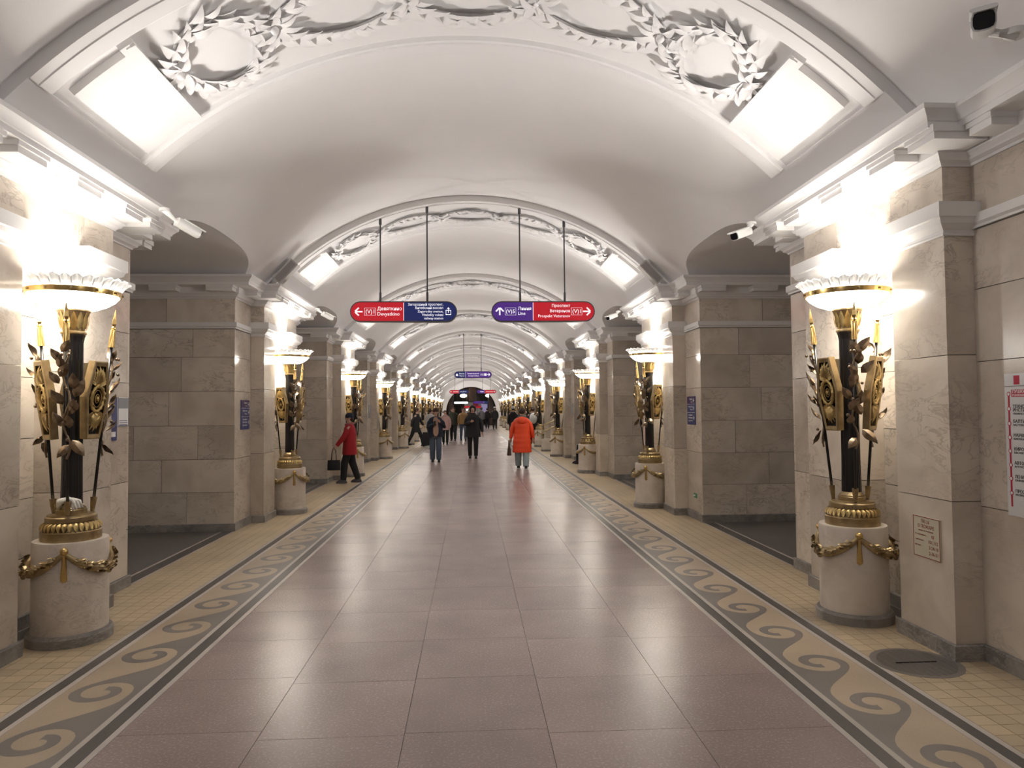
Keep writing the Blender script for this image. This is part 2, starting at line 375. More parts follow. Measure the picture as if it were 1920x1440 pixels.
for k in range(-1, NP):
    c = zc(k)
    for s in (-1, 1):
        one = 0 <= k <= 2; st = MB(); g = .0025; PBf, POf = far(s, c)
        core = MB()
        core.box(s*(XN+.03), s*(XO-.02), c-PB+.02, c+PBf-.02, 0, 3.4)
        for a, b in ((PI_+.02, PBf-.02), (-PB+.02, -PI_-.02)): core.box(s*(XW+.02), s*(XN+.05), c+a, c+b, 0, 3.4)
        core.build('pier_core', MORT, wall[s])
        # passage faces (transverse)
        for side in (-1, 1):
            single = one and side < 0
            hs = HC + [2.80, 3.13]
            for j in range(len(hs)-1):
                if j == 6: continue
                z0, z1 = hs[j], hs[j+1]
                x = XW; first = True
                w = [.62, .95, .48, .86, .70, .55, 1, .9][j % 8] * (1 if k % 2 else .9)
                while x < XO-.01:
                    xe = min(XO, x+w)
                    if XO-xe < .25: xe = XO
                    ys = (c-PB, c-PB+.03) if side < 0 else (c+PBf-.03, c+PBf)
                    slab(s, st, single, x+(0 if first else g), xe-g, ys[0], ys[1], z0+g, z1-g)
                    x = xe; first = False; w = .72+.4*rng.random()
            # wall faces along the hall between pilaster and passage
            ya, yb = (c-PB+.03, c-PO) if side < 0 else (c+POf, c+PBf-.03)
            for j in range(len(hs)-1):
                if j == 6: continue
                if j in (1, 3): continue
                z0, z1 = hs[j], hs[j+1]
                if j in (0, 2): z1 = hs[j+2]
                slab(s, st, one, XW, XW+.03, ya, yb, z0+g, z1-g)
            # pilaster of three stacked blocks
            ya, yb = (c-PO, c-PI_) if side < 0 else (c+PI_, c+POf)
            for z0, z1 in ((.10,.99),(.99,1.915),(1.915,2.70)):
                slab(s, st, one, XP, XN+.03, ya+.001, yb-.001, z0+g, z1-g)
            slab(s, st, one, XP, XN+.03, ya+.001, yb-.001, 2.87, 3.13)
        slab(s, st, one, XP+.001, XN+.03, c-PI_+g, c+PI_-g, 2.872, 3.13)
        # niche back
        for j in range(6):
            z0, z1 = HC[j], HC[j+1]+(.17 if j == 5 else 0)
            sp = (-.12, .10, -.2, .16, .0, .13)[j]
            slab(s, st, one, XN, XN+.03, c-PI_, c+sp-g, z0+g, z1-g)
            slab(s, st, one, XN, XN+.03, c+sp+g, c+PI_, z0+g, z1-g)
        if st.v: tag(st.build('marble_slab', MARB, wall[s]), kind='stuff')
        # plinth, string course, capitals, cornice
        pl = MB(); sweep(pl, pier_path(s, c, True), [(-.02,0),(.022,0),(.022,.095),(.016,.102),(-.02,.102)]); pl.build('plinth', MARBG, wall[s])
        sc = MB(); sweep(sc, pier_path(s, c)[0:3] if s > 0 else pier_path(s, c)[-3:], [(-.02,2.715),(.018,2.715),(.018,2.73),(.034,2.745),(.034,2.80),(-.02,2.80)])
        sweep(sc, pier_path(s, c)[-3:] if s > 0 else pier_path(s, c)[0:3], [(-.02,2.715),(.018,2.715),(.018,2.73),(.034,2.745),(.034,2.80),(-.02,2.80)])
        sc.build('string_course', STON, wall[s])
        for side in (-1, 1):
            a, b = (c-PO, c-PI_) if side < 0 else (c+PI_, c+POf)
            cp = MB(); pp = [(XN, b), (XP, b), (XP, a), (XN, a)]
            if s < 0: pp = [(-x, y) for x, y in pp][::-1]
            sweep(cp, pp, [(-.02,2.675),(.014,2.675),(.018,2.685),(.012,2.695),(.012,2.71),(.03,2.722),(.06,2.745),(.072,2.775),(.085,2.782),(.085,2.875),(-.02,2.875)])
            cp.build('capital', STON, wall[s])
        co = MB(); P = pier_path(s, c)
        sweep(co, P, [(-.1,3.12),(.012,3.12),(.018,3.135),(.045,3.15),(.05,3.165),(.075,3.185),(.075,3.20),(.08,3.265),(.26,3.268),(.26,3.305),(.268,3.31),(.275,3.33),(.305,3.36),(.315,3.368),(.32,3.395),(-.1,3.395)])
        cor = tag(co.build('cornice', TRIM, wall[s], smooth=35))
        # modillions
        def modl(x0, x1, y0, y1):
            b = MB().box(s*x0, s*x1, y0, y1, 3.195, 3.28); b.box(s*(x0-.014), s*(x1+.0), y0-.014, y1+.014, 3.238, 3.2805)
            b.build('modillion', TRIM, cor)
        for yy, hw in ((-1.1,.13), (-.68,.15), (0,.16), (.68,.15), (1.1,.13)): modl(XP-.235, XP+.0 if abs(yy) < 1 else XW-.09, c+yy-hw, c+yy+hw)
        for yy in (-1.36, 1.36): modl(XW-.235, XW-.05, c+yy-.09, c+yy+.09)
        for side in (-1, 1):
            for xx in (3.32, 4.05, 4.75):
                y0 = c+side*(PB+.07); y1 = c+side*(PB+.235)
                modl(xx-.17, xx+.17, min(y0, y1), max(y0, y1))
# outer platform walls and end returns
for s in (-1, 1):
    b = MB().box(s*7.6, s*7.8, -6, ZEND, 0, 5); b.build('platform_wall', MARB, wall[s])

# ---------------------------------------------------------------- VAULT, RIBS
RC, HCN = 3.97, .82
def circ(s_, r=RC): a = s_/RC; return (r*sin(a), HCN+r*cos(a))
def hb(y):
    k = (y-ZC0)/SP; f = k-math.floor(k); d = (f-.5)*SP
    if abs(d) < 1.25: return 3.385+.235*max(0, 1-(abs(d)/1.25)**3)**.5
    return 3.385
ys = []
y = -6.0
while y < ZEND: ys.append(y); y += .1025
ys.append(ZEND)
NA = 36
v = []; f = []; 
cv = MB(); edge = {-1: [], 1: []}
for y in ys:
    h = hb(y); amax = math.acos((h-HCN)/RC)
    for i in range(NA+1):
        a = -amax+2*amax*i/NA; cv.v.append((RC*sin(a), y, HCN+RC*cos(a)))
    edge[1].append((RC*sin(amax), y, h)); edge[-1].append((-RC*sin(amax), y, h))
n = NA+1
for j in range(len(ys)-1):
    for i in range(NA): cv.f.append((j*n+i, (j+1)*n+i, (j+1)*n+i+1, j*n+i+1)); cv.mi.append(0)
ceiling = tag(cv.build('ceiling', PLAS, smooth=30, fix=False), kind='structure')
ps = MB()
for s in (-1, 1):
    o = len(ps.v)
    for (x, y, h) in edge[s]: ps.v += [(x, y, h), (s*7.7, y, h+.0)]
    for j in range(len(ys)-1): ps.f.append((o+2*j, o+2*j+1, o+2*j+3, o+2*j+2)); ps.mi.append(0)
ps.build('passage_ceiling', PLAS, ceiling, smooth=30, fix=False)

def rp(s_, zl, inset, c):      # point on rib: arc coordinate, along hall, distance below the vault
    x, h = circ(s_, RC-inset); return Vector((x, c+zl, h))
def arcsheet(mb, prof, s0, s1, c, n=48, ends=True):
    # prof: list of (zl, inset)
    k = len(prof); o = len(mb.v)
    for i in range(n+1):
        ss = s0+(s1-s0)*i/n
        for (zl, ins) in prof: mb.v.append(tuple(rp(ss, zl, ins, c)))
    for i in range(n):
        for j in range(k-1): mb.f.append((o+i*k+j, o+i*k+j+1, o+(i+1)*k+j+1, o+(i+1)*k+j)); mb.mi.append(0)
    if ends:
        mb.f.append(tuple(o+j for j in range(k))); mb.f.append(tuple(o+n*k+j for j in range(k))[::-1]); mb.mi += [0, 0]
def leaf_geo(L, Wd, lift=.03, n=5, fold=.25, wob=.0):
    # leaf along +x, width in y, z up; returns verts, faces
    vs_ = []; fs = []
    for i in range(n+1):
        t = i/n; w = Wd*.5*(sin(PI*min(1, t**.8*1.02)))**.8 if 0 < t < 1 else .0008
        z = lift*sin(PI*t*.9)*1.0
        vs_ += [(L*t, -w, z-w*fold+wob*sin(9*t)*w), (L*t, 0, z+w*.12), (L*t, w, z-w*fold+wob*cos(8*t)*w)]
    for i in range(n):
        a = 3*i; fs += [(a, a+3, a+4, a+1), (a+1, a+4, a+5, a+2)]
    return vs_, fs
def frame_mat(P, X, Z):
    X = X.normalized(); Z = (Z - X*Z.dot(X)).normalized(); Y = Z.cross(X)
    m = Matrix((X, Y, Z)).transposed().to_4x4(); m.translation = P; return m
lv, lf = leaf_geo(.22, .074, .030, 6, -.30)
leaf_me = MB().add(lv, lf).mesh('plaster_leaf', TRIM, 60, fix=False)
def garland_leaves():
    # list of (s, zl, angle, size)
    r = random.Random(3); out = []
    for sg in (-1, 1):
        # wreath ring
        for half in (-1, 1):
            for i in range(11):
                t = i/10.5; th = PI*t*.93
                ss = 1.97+.32*cos(th); zz = half*.40*sin(th)+.0
                tx, tz = -.31*sin(th), half*.40*cos(th)
                a0 = math.atan2(tz, tx)
                for da in (-.62, .55, -.1): out.append((sg*ss+r.uniform(-.02,.02), zz+r.uniform(-.02,.02), (a0+da+r.uniform(-.12,.12)) if sg > 0 else PI-(a0+da+r.uniform(-.12,.12)), .75+.4*r.random(), 0))
        # loop between crossings 1.5 .. .5
        for half in (-1, 1):
            for i in range(10):
                t = i/9; ss = 1.52-1.0*t; zz = half*(.10+.20*sin(PI*t)); a0 = math.atan2(half*.6*cos(PI*t), -1.0)
                for da in (-.42, .42): out.append((sg*ss, zz, (a0+da) if sg > 0 else PI-(a0+da), .85+.3*r.random(), 0))
            for i in range(5):
                t = i/4*.5; ss = .5-.5*t*2; zz = half*(.1+.18*sin(PI*t)); a0 = math.atan2(half*.6*cos(PI*t), -1.0)
                for da in (-.42, .42): out.append((sg*ss, zz, (a0+da) if sg > 0 else PI-(a0+da), .85+.3*r.random(), 0))
        for ss0 in (1.52, .5):     # rosettes at the crossings
            for i in range(8):
                a = 2*PI*i/8+.3; out.append((sg*ss0+.02*cos(a), .02*sin(a), a, .95, 1))
        for i in range(5):         # tie below the wreath
            a = -PI/2+PI*i/4; out.append((sg*2.28, .0, a if sg > 0 else PI-a, .8, 1))
    return out
GL = garland_leaves()
def rib_leaf_matrix(c, ss, zz, a, k, up, ins=.058):
    P = rp(ss, zz, ins, c); T = (rp(ss+.01, zz, ins, c)-P).normalized(); Zh = Vector((0,1,0)); Nn = -(P-Vector((0, c+zz, HCN))).normalized()
    X = T*cos(a)+Zh*sin(a)+Nn*.13
    return frame_mat(P, X, Nn) @ Matrix.Scale(k, 4)
for k in range(-1, NP):
    c = zc(k); b = MB(); sE = 3.20
    # edge bands with mouldings, recessed middle
    prof = [(-.87,-.01),(-.87,.085),(-.79,.09),(-.785,.098),(-.66,.098),(-.655,.085),(-.63,.08),(-.62,.045),(.62,.045),(.63,.08),(.655,.085),(.66,.098),(.785,.098),(.79,.09),(.87,.085),(.87,-.01)]
    arcsheet(b, prof, -3.02, 3.02, c, 64)
    for s in (-1, 1):
        arcsheet(b, [(-.87,-.01),(-.87,.075),(.87,.075),(.87,-.01)], s*3.02, s*3.30, c, 4)
        arcsheet(b, [(-.62,.04),(-.60,.10),(.60,.10),(.62,.04)], s*2.40, s*2.50, c, 3)
    rib = b.build('vault_rib', TRIM, ceiling, smooth=40, fix=True)
    for s in (-1, 1):          # frame bar and coffer panel
        q = MB(); arcsheet(q, [(-.61,.04),(-.59,.118),(.59,.118),(.61,.04)], s*2.395, s*2.425, c, 2); arcsheet(q, [(-.60,.04),(-.58,.108),(.58,.108),(.60,.04)], s*2.425, s*2.46, c, 2)
        q.build('frame_bar', TRIM, rib)
        q = MB(); arcsheet(q, [(-.52,.04),(-.52,.100),(.56,.100),(.56,.04)], s*2.462, s*2.93, c, 5); q.build('coffer_panel', TRIM, rib)
    if k == 0:
        vis = [g for g in GL]
        for (ss, zz, a, kk, up) in vis[:]:
            o = obj('plaster_leaf', leaf_me, rib); o.matrix_basis = rib_leaf_matrix(c, ss, zz, a, kk, up)
    else:
        q = MB()
        for gi, (ss, zz, a, kk, up) in enumerate(GL):
            if k > 3 and gi % 2: continue
            mm = rib_leaf_matrix(c, ss, zz, a, kk*(1.25 if k > 3 else 1), up); q.add([mm @ Vector(p) for p in lv], lf)
        tag(q.build('plaster_leaf', TRIM, rib, smooth=60, fix=False), kind='stuff')
    # stems and berries
    q = MB()
    for sg in (-1, 1):
        for half in (-1, 1):
            q.tube([rp(sg*(1.97+.32*cos(PI*t/12*.93)), half*.40*sin(PI*t/12*.93), .06, c) for t in range(13)], .014, 5)
            q.tube([rp(sg*(1.52-t/10), half*(.10+.20*sin(PI*t/10)), .06, c) for t in range(11)], .013, 5)
            q.tube([rp(sg*(.5-t/10), half*(.1+.18*sin(PI*t/10)), .06, c) for t in range(6)], .013, 5)
        for ss0 in (1.52, .5, 2.3): p = rp(sg*ss0, 0, .085, c); q.ball(p, .035, n=7, k=5)
    q.build('garland_stem', TRIM, rib, smooth=True)

# ---------------------------------------------------------------- END WALL AND VESTIBULE
ew = empty('wall_end', kind='structure')
q = MB(); nseg = 40; RO = 3.02; RI = 2.42; hc_ = 1.33
def ringpts(r, y): return [(r*cos(PI*i/nseg), y, hc_+r*sin(PI*i/nseg)) for i in range(nseg+1)]
def annulus(mb, r0, r1, y0, y1):
    o = len(mb.v); mb.v += ringpts(r0, y0)+ringpts(r1, y0)+ringpts(r0, y1)+ringpts(r1, y1); n = nseg+1
    for i in range(nseg):
        mb.f += [(o+i, o+i+1, o+n+i+1, o+n+i), (o+n+i, o+n+i+1, o+3*n+i+1, o+3*n+i), (o+i, o+2*n+i, o+2*n+i+1, o+i+1)]; mb.mi += [0]*3
annulus(q, RI, RO, ZEND-.35, ZEND+.3)
for s in (-1, 1): q.box(s*RI, s*RO, ZEND-.35, ZEND+.3, 0, hc_)
q.build('arch_ring', TRIM, ew, smooth=40)
q = MB(); o = 0
outer = [(-4.4,0),(-4.4,5.2),(4.4,5.2),(4.4,0)]
q.v += ringpts(RO-.02, ZEND); n = nseg+1
for i in range(n): a = PI*i/nseg; q.v.append((6*cos(a), ZEND, hc_+6*sin(a)))
for i in range(nseg): q.f.append((i, i+1, n+i+1, n+i)); q.mi.append(0)
for s in (-1, 1): q.box(s*RO, s*8, ZEND, ZEND+.1, 0, hc_+.1)
q.build('end_wall', PLAS, ew)
BRN = marble('brown_marble', (.075,.035,.024), (.045,.022,.018), (.12,.08,.06), rough=.3)
for nm_, bx_ in (('wall_vestibule_left', (-3.5,-3.4,ZEND+.1,ZEND+14,0,4.6)), ('wall_vestibule_right', (3.4,3.5,ZEND+.1,ZEND+14,0,4.6)), ('wall_vestibule_back', (-3.4,3.4,ZEND+14,ZEND+14.1,0,4.6))):
    tag(MB().box(*bx_).build(nm_, BRN), kind='structure')
tag(MB().box(-3.5, 3.5, ZEND+.31, ZEND+14.1, 4.6, 4.7).build('ceiling_vestibule', PLAS), kind='structure')
pil = ['nearer', 'farther']
for s in (-1, 1):
    for i_, yy in enumerate((1.6, 5)):
        o = MB().box(-.25, .25, 0, .5, 0, 4.6).build('pillar', BRN); o.location = (s*2.0, ZEND+yy, 0); tag(o, '%s dark brown marble pillar on the %s inside the end arch' % (pil[i_], 'left' if s < 0 else 'right'), 'pillar')
o = MB().box(-.35, .35, 0, .5, -1.1, 1.1).build('hanging_panel', BRN); o.location = (.1, ZEND+3.4, 3.5); tag(o, 'dark brown block hanging in the middle of the end arch', 'panel')
for s in (-1, 1):   # wall fill behind the last pier
    MB().box(s*3.3, s*8, ZEND-.02, ZEND, 0, 5).build('end_wall', PLAS, ew)
# back wall behind the camera keeps the hall closed
bw = MB().box(-8, 8, -6.2, -6, 0, 5.2).build('wall_back', PLAS); tag(bw, kind='structure')

# ---------------------------------------------------------------- FLOOR LAMPS
def dirv(th): return Vector((sin(th), -cos(th), 0))     # angle from -y (towards the camera) to +x (towards the aisle)
SPEARS = [math.radians(a) for a in (30, 150, 270)]
SHIELDS = [math.radians(a) for a in (-30, 90, 210)]
lv2, lf2 = leaf_geo(.155, .080, .026, 5, .5, .2)
bleaf_me = MB().add(lv2, lf2).mesh('bronze_leaf', BLEAF, 60, fix=False)
def spear_pt(th, h):
    t = (h-.95)/(2.39-.95); r = .145+(.288-.145)*t; return dirv(th)*r+Vector((0,0,h))
def fan(mb, m, n, R, spread, up=1, thick=.012):
    for i in range(n):
        a = (i/(n-1)-.5)*spread; l = R*(1-.35*abs(a)/(spread/2)); v_, f_ = leaf_geo(l, R*.30, thick, 4, -.4)
        mm = m @ Matrix.Rotation(PI/2*up+a, 4, 'Z'); mb.add([mm @ Vector(p) for p in v_], f_)
def build_lamp(detail):
    t = empty('floor_lamp')
    q = MB(); q.lathe([(.27,0),(.272,.06),(.262,.075),(.245,.08),(.245,.0)], 40, cap=False); q.lathe([(.245,0),(.245,.08)], 40)
    q.build('plinth_ring', MARBG, t, smooth=30)
    q = MB(); q.lathe([(.24,.078),(.24,.695),(.236,.705)], 40); q.build('pedestal', MARBP, t, smooth=30)
    q = MB(); q.lathe([(.192,.70),(.193,.765),(.188,.772),(.178,.775),(.156,.825),(.156,.832),(.163,.836),(.163,.865),(.152,.872),(.150,.880),(.098,.884),(.098,.912),(.088,.918),(.090,.925),(.078,.938),(.070,.95)], 36)
    bb = q.build('bronze_base', BRON, t, smooth=35)
    q = MB(); nl = 34 if detail else 16
    v_, f_ = leaf_geo(.070, .034, .010, 4, -.5)
    for i in range(nl):
        a = 2*PI*i/nl; P = Vector((.158*cos(a), .158*sin(a), .832)); out = Vector((cos(a), sin(a), 0))
        mm = frame_mat(P, (out*.030+Vector((0,0,-.058))), out); q.add([mm @ Vector(p) for p in v_], f_)
    tag(q.build('acanthus_ring', GOLD, bb, smooth=60, fix=False), kind='stuff')
    q = MB(); q.lathe([(.072,.93),(.070,1.2),(.067,2.10),(.072,2.14),(.078,2.155),(.078,2.165)], 64 if detail else 24, rf=(lambda a, z: 1-.09*abs(sin(10*a))**.6*(1 if 1.0 < z < 2.12 else .3)) if detail else None)
    q.build('shaft', BLK, t, smooth=35 if detail else 40)
    q = MB(); q.lathe([(.078,2.16),(.084,2.168),(.084,2.178),(.072,2.186),(.076,2.23),(.086,2.28),(.104,2.325),(.108,2.328),(.110,2.345),(.104,2.352)], 32)
    cp = q.build('capital', BRON, t, smooth=35)
    q = MB(); n = 14
    for i in range(n):
        a = 2*PI*i/n; out = Vector((cos(a), sin(a), 0)); v_, f_ = leaf_geo(.135, .046, -.004, 6, -.3)
        mm = frame_mat(Vector((.077*cos(a), .077*sin(a), 2.19)), Vector((0,0,1))+out*.20, out); q.add([mm @ Vector(p) for p in v_], f_)
    q.build('acanthus_leaf', GOLD, cp, smooth=60, fix=False)
    # bowl
    q = MB(); q.lathe([(.09,2.335),(.15,2.348),(.21,2.372),(.262,2.408),(.288,2.435),(.297,2.462),(.291,2.464),(.280,2.436),(.20,2.376),(.09,2.343)], 48 if detail else 24, cap=False, rf=(lambda a, z: 1+.012*cos(16*a)*(1 if z < 2.43 else 0)) if detail else None)
    bo = q.build('glass_bowl', GLASS, t, smooth=50)
    q = MB(); q.lathe([(.292,2.437),(.303,2.437),(.309,2.470),(.309,2.474),(.298,2.474)], 48 if detail else 24, cap=False); rg = q.build('bowl_ring', BRASS, t, smooth=30)
    if detail:
        bme = MB().ball((0,0,0), .009, n=6, k=4).mesh('ring_bolt', BRON, True)
        for i in range(12): a = 2*PI*i/12+.1; obj('ring_bolt', bme, rg, (.310*cos(a), .310*sin(a), 2.457))
    q = MB(); n = 30 if detail else 18; hw = PI*.285/n*1.12
    for i in range(n):
        a = 2*PI*i/n; out = Vector((cos(a), sin(a), 0)); v_ = []; f_ = []; nt = 6; nw = 6
        for j in range(nt+1):
            u = j/nt; w = hw*(1+.30*u)*(1 if u < .72 else math.sqrt(max(.02, 1-((u-.72)/.29)**2)))
            for l in range(nw+1):
                g_ = l/nw*2-1; v_.append((.108*u, w*g_, (.006 if l % 2 else -.004)*(.3+u)+.010*(1-g_*g_)-.045*max(0, u-.6)**1.4*(1.4 if i % 2 else .8)))
        for j in range(nt):
            for l in range(nw): f_.append((j*(nw+1)+l, j*(nw+1)+l+1, (j+1)*(nw+1)+l+1, (j+1)*(nw+1)+l))
        mm = frame_mat(Vector((.286*cos(a), .286*sin(a), 2.466)), out*.062+Vector((0,0,.085)), -out+Vector((0,0,.3))); q.add([mm @ Vector(p) for p in v_], f_)
    q.build('glass_petals', PETAL, bo, smooth=60, fix=False)
    # spears
    for th in SPEARS:
        d = dirv(th); P0, P1 = spear_pt(th, .88), spear_pt(th, 2.12)
        q = MB(); q.tube([P0, P1], .0105, 8); sp = q.build('spear', BLK, t, smooth=True)
        ax = (P1-P0).normalized()
        q = MB(); q.tube([spear_pt(th,.885), spear_pt(th,.985)], [.014,.024], 12); q.build('socket', BRON, sp, smooth=30)
        q = MB(); A = spear_pt(th, 2.085); pts = [A+ax*x for x in (0,.002,.135,.14,.146,.152,.158)]
        o = len(q.v); q.tube(pts[:3], [.021,.0225,.0165], 24 if detail else 10, sx=1.0)
        if detail:
            for i in range(24, 72):
                if i % 2: q.v[i] = tuple(Vector(q.v[i])*1-(Vector(q.v[i])-(pts[(i//24)] if i//24 < 3 else pts[2])).normalized()*.004)
        q.tube([A+ax*x for x in (.136,.142,.150,.154,.158)], [.012,.017,.017,.012,.011], 12); 
        q.build('tassel', BRASS, sp, smooth=30)
        q = MB(); q.tube([A+ax*x for x in (.158,.176,.182,.215,.29)], [.012,.020,.020,.016,.0008], 4); q.build('spear_head', BRASS, sp)
    # shields
    for th in SHIELDS:
        d = dirv(th); ctr = d*.175+Vector((0,0,1.69)); zax = (d+Vector((0,0,-.12))).normalized(); xax = Vector((0,0,1)).cross(zax).normalized(); yax = zax.cross(xax)
        m = Matrix((xax, yax, zax)).transposed().to_4x4(); m.translation = ctr
        hexo = [(-.066,.278),(.066,.278),(.116,.02),(.068,-.278),(-.068,-.278),(-.116,.02)]
        hexi = [(x*.74, y_*.875) for x, y_ in hexo]
        q = MB(); n = 6; fr = [(hexo, -.03), (hexo, .018), ([(x*.93, y_*.97) for x, y_ in hexo], .024), (hexi, .020), (hexi, -.012)]
        for poly, z in fr: q.v += [tuple(m @ Vector((x, y_, z))) for x, y_ in poly]
        for j in range(4):
            for i in range(6): q.f.append((j*6+i, j*6+(i+1) % 6, (j+1)*6+(i+1) % 6, (j+1)*6+i)); q.mi.append(0)
        q.f.append(tuple(range(6))[::-1]); q.mi.append(0)
        sh = q.build('shield', BRON, t)
        q = MB(); q.add([m @ Vector((x, y_, -.008)) for x, y_ in hexi], [tuple(range(6))]); q.build('shield_panel', BLK, sh, fix=False)
        q = MB(); mk = m @ Matrix.Translation((0,.01,.004)); nn = 28 if detail else 14
        for (rx, ry, w, bump_) in ((.062,.090,.015,.25),(.040,.061,.005,0),(.020,.031,.0045,0)):
            pts = [mk @ Vector((rx*cos(2*PI*i/nn), ry*sin(2*PI*i/nn), .010)) for i in range(nn+1)]
            q.tube(pts, [w*(1+bump_*cos(i*PI)) for i in range(nn+1)], 6)
        q.ball((0,0,0), .014, .02, .010, m=0, n=8, k=5); nb = 8*4+2; q.v[-nb:] = [tuple(mk @ (Vector(p)+Vector((0,0,.012)))) for p in q.v[-nb:]]
        q.build('medallion', GOLD, sh, smooth=60)
        for up, yy in ((1,.112),(-1,-.092)):
            q = MB(); fan(q, m @ Matrix.Translation((0, yy, .004)), 11 if detail else 5, .135, 2.6, up); q.build('palmette', GOLD, sh, smooth=60, fix=False)
    # laurel branches wound round each spear
    rr = random.Random(11)
    for th in SPEARS:
        q = MB(); pts = []
        for i in range(14):
            h = 1.28+i*.058; p = spear_pt(th, h)+dirv(th+PI/2)*.022*sin(i*1.1)+dirv(th)*(.014+.01*cos(i*1.1)); pts.append(p)
        q.tube(pts, .0075, 6)
        for i in range(7):
            p = pts[2+i*2 if 2+i*2 < 13 else 12]; a = rr.uniform(-1.4, 1.4); q.ball(tuple(p+dirv(th+a)*.045+Vector((0,0,.02))), .0125, n=7, k=5)
        br = q.build('branch', BLEAF, t, smooth=True)
        allv = MB()
        for i in range(14 if detail else 8):
            u = i/(13 if detail else 7); h = 1.36+.62*u+.04*rr.random(); side = (-1, 1, 0)[i % 3]; p = spear_pt(th, h)+dirv(th)*.015+dirv(th+PI/2)*.05*rr.uniform(-1, 1)
            dirr = dirv(th+side*(.8+.9*rr.random()))*(.7+.5*rr.random()) + Vector((0,0,1.25+.5*rr.random() if i > 1 else -1.0))+dirv(th)*.1
            mm = frame_mat(p, dirr, dirv(th)+dirv(th+side*.6)*.5) @ Matrix.Scale((.66+.26*rr.random())*(1.3 if not detail else 1), 4)
            if detail: o = obj('leaf', bleaf_me, br); o.matrix_basis = mm
            else: allv.add([mm @ Vector(p_) for p_ in lv2], lf2)
        if not detail: tag(allv.build('leaf', BLEAF, br, smooth=60, fix=False), kind='stuff')
    # swag with knots round the pedestal
    for th in SPEARS:
        q = MB(); n = 16; pts = []; rad = []
        for i in range(n+1):
            u = i/n; a = th+u*2*PI/3; dip = sin(PI*u)**.85; d = dirv(a); r = .243+.020*dip; pts.append(d*r+Vector((0,0,.645-.135*dip))); rad.append(.012+.025*dip)
        q.tube(pts, rad, 8)
        rs = random.Random(2)
        if detail:
            for i in range(70):
                u = rs.uniform(.1, .9); dip = sin(PI*u)**.85; a = th+u*2*PI/3; d = dirv(a); out = rs.uniform(-1.3, 1.3); rad_ = .009+.021*dip
                p = d*(.246+.020*dip+rad_*cos(out))+Vector((0,0,.645-.135*dip+rad_*sin(out)))
                v_, f_ = leaf_geo(.045, .022, .006, 3, -.3); tdir = dirv(a+PI/2)*(1 if u > .5 else -1)*-1
                mm = frame_mat(p, tdir+d*.35+Vector((0,0,rs.uniform(-.5,.5))), d*cos(out)+Vector((0,0,sin(out)))); q.add([mm @ Vector(x) for x in v_], f_)
                if i % 5 == 0: q.ball(tuple(p+d*.006), .010, n=6, k=4)
        sw = q.build('swag', BRON, t, smooth=50, fix=False)
        d = dirv(th); q = MB(); q.ball(tuple(d*.252+Vector((0,0,.655))), .026, n=12, k=8)
        e = dirv(th+PI/2); base = d*.252
        prof = [(.012,.64),(.015,.56),(.021,.475),(.020,.455),(.008,.445)]
        vs_ = []
        for w, z in prof:
            for a_, b_ in ((-1,0),(-.6,.6),(.6,.6),(1,0)): vs_.append(base+e*w*a_+d*(.014*b_-.005)+Vector((0,0,z)))
        fs = [(j*4+i, j*4+i+1, (j+1)*4+i+1, (j+1)*4+i) for j in range(4) for i in range(3)]
        q.add(vs_, fs); q.build('ribbon_knot', BRASS, sw, smooth=40)
    q = MB(); q.ball((0,0,2.44), .05, .05, .05, n=8, k=6); q.build('bulb', BULB, t, smooth=True)
    return t
lampA = build_lamp(True); lampB = build_lamp(False)
def lamp_light(k, s):
    l = bpy.data.lights.new('lamp_light', 'POINT'); l.energy = LAMP_W; l.color = (1,.972,.97); l.shadow_soft_size = .07
    o = bpy.data.objects.new('lamp_light', l); o.location = (s*2.87, zc(k), 2.535); C.objects.link(o)
    l = bpy.data.lights.new('lamp_reflector', 'SPOT'); l.energy = SPOT_W; l.color = (1,.972,.97); l.shadow_soft_size = .06; l.spot_size = math.radians(136); l.spot_blend = 1.0
    o = bpy.data.objects.new('lamp_reflector', l); o.location = (s*2.80, zc(k), 2.575); o.rotation_euler = (PI, -s*math.radians(68), 0); C.objects.link(o)
ordn = ['nearest', 'second', 'third', 'fourth', 'fifth', 'sixth', 'seventh', 'eighth', 'ninth', 'tenth', 'farthest']
extra = {(0,-1): 'bronze and glass floor lamp nearest on the left, white glove on its base', (0,1): 'bronze and glass floor lamp nearest on the right, beside the fire notice',
         (2,-1): 'third floor lamp on the left, behind the person in red jacket', (1,1): 'second floor lamp on the right, beside the blue wall sign'}
for k in range(-1, NP):
    for s in (-1, 1):
        lamp_light(k, s)
        if k < 0: continue
        src = lampA if k < 2 else lampB
        o = src if (k in (0, 2) and s == -1) else copy_tree(src)
        o.location = (s*2.87, zc(k), 0); o.rotation_euler = (0, 0, (0 if s < 0 else PI) + (math.radians(-11) if k == 0 else 0)*(1 if s < 0 else -1))
        side = 'left' if s < 0 else 'right'
        tag(o, extra.get((k, s), '%s bronze floor lamp with glass bowl from the front, %s side of hall' % (ordn[k], side)), 'lamp', 'floor lamps along the hall')

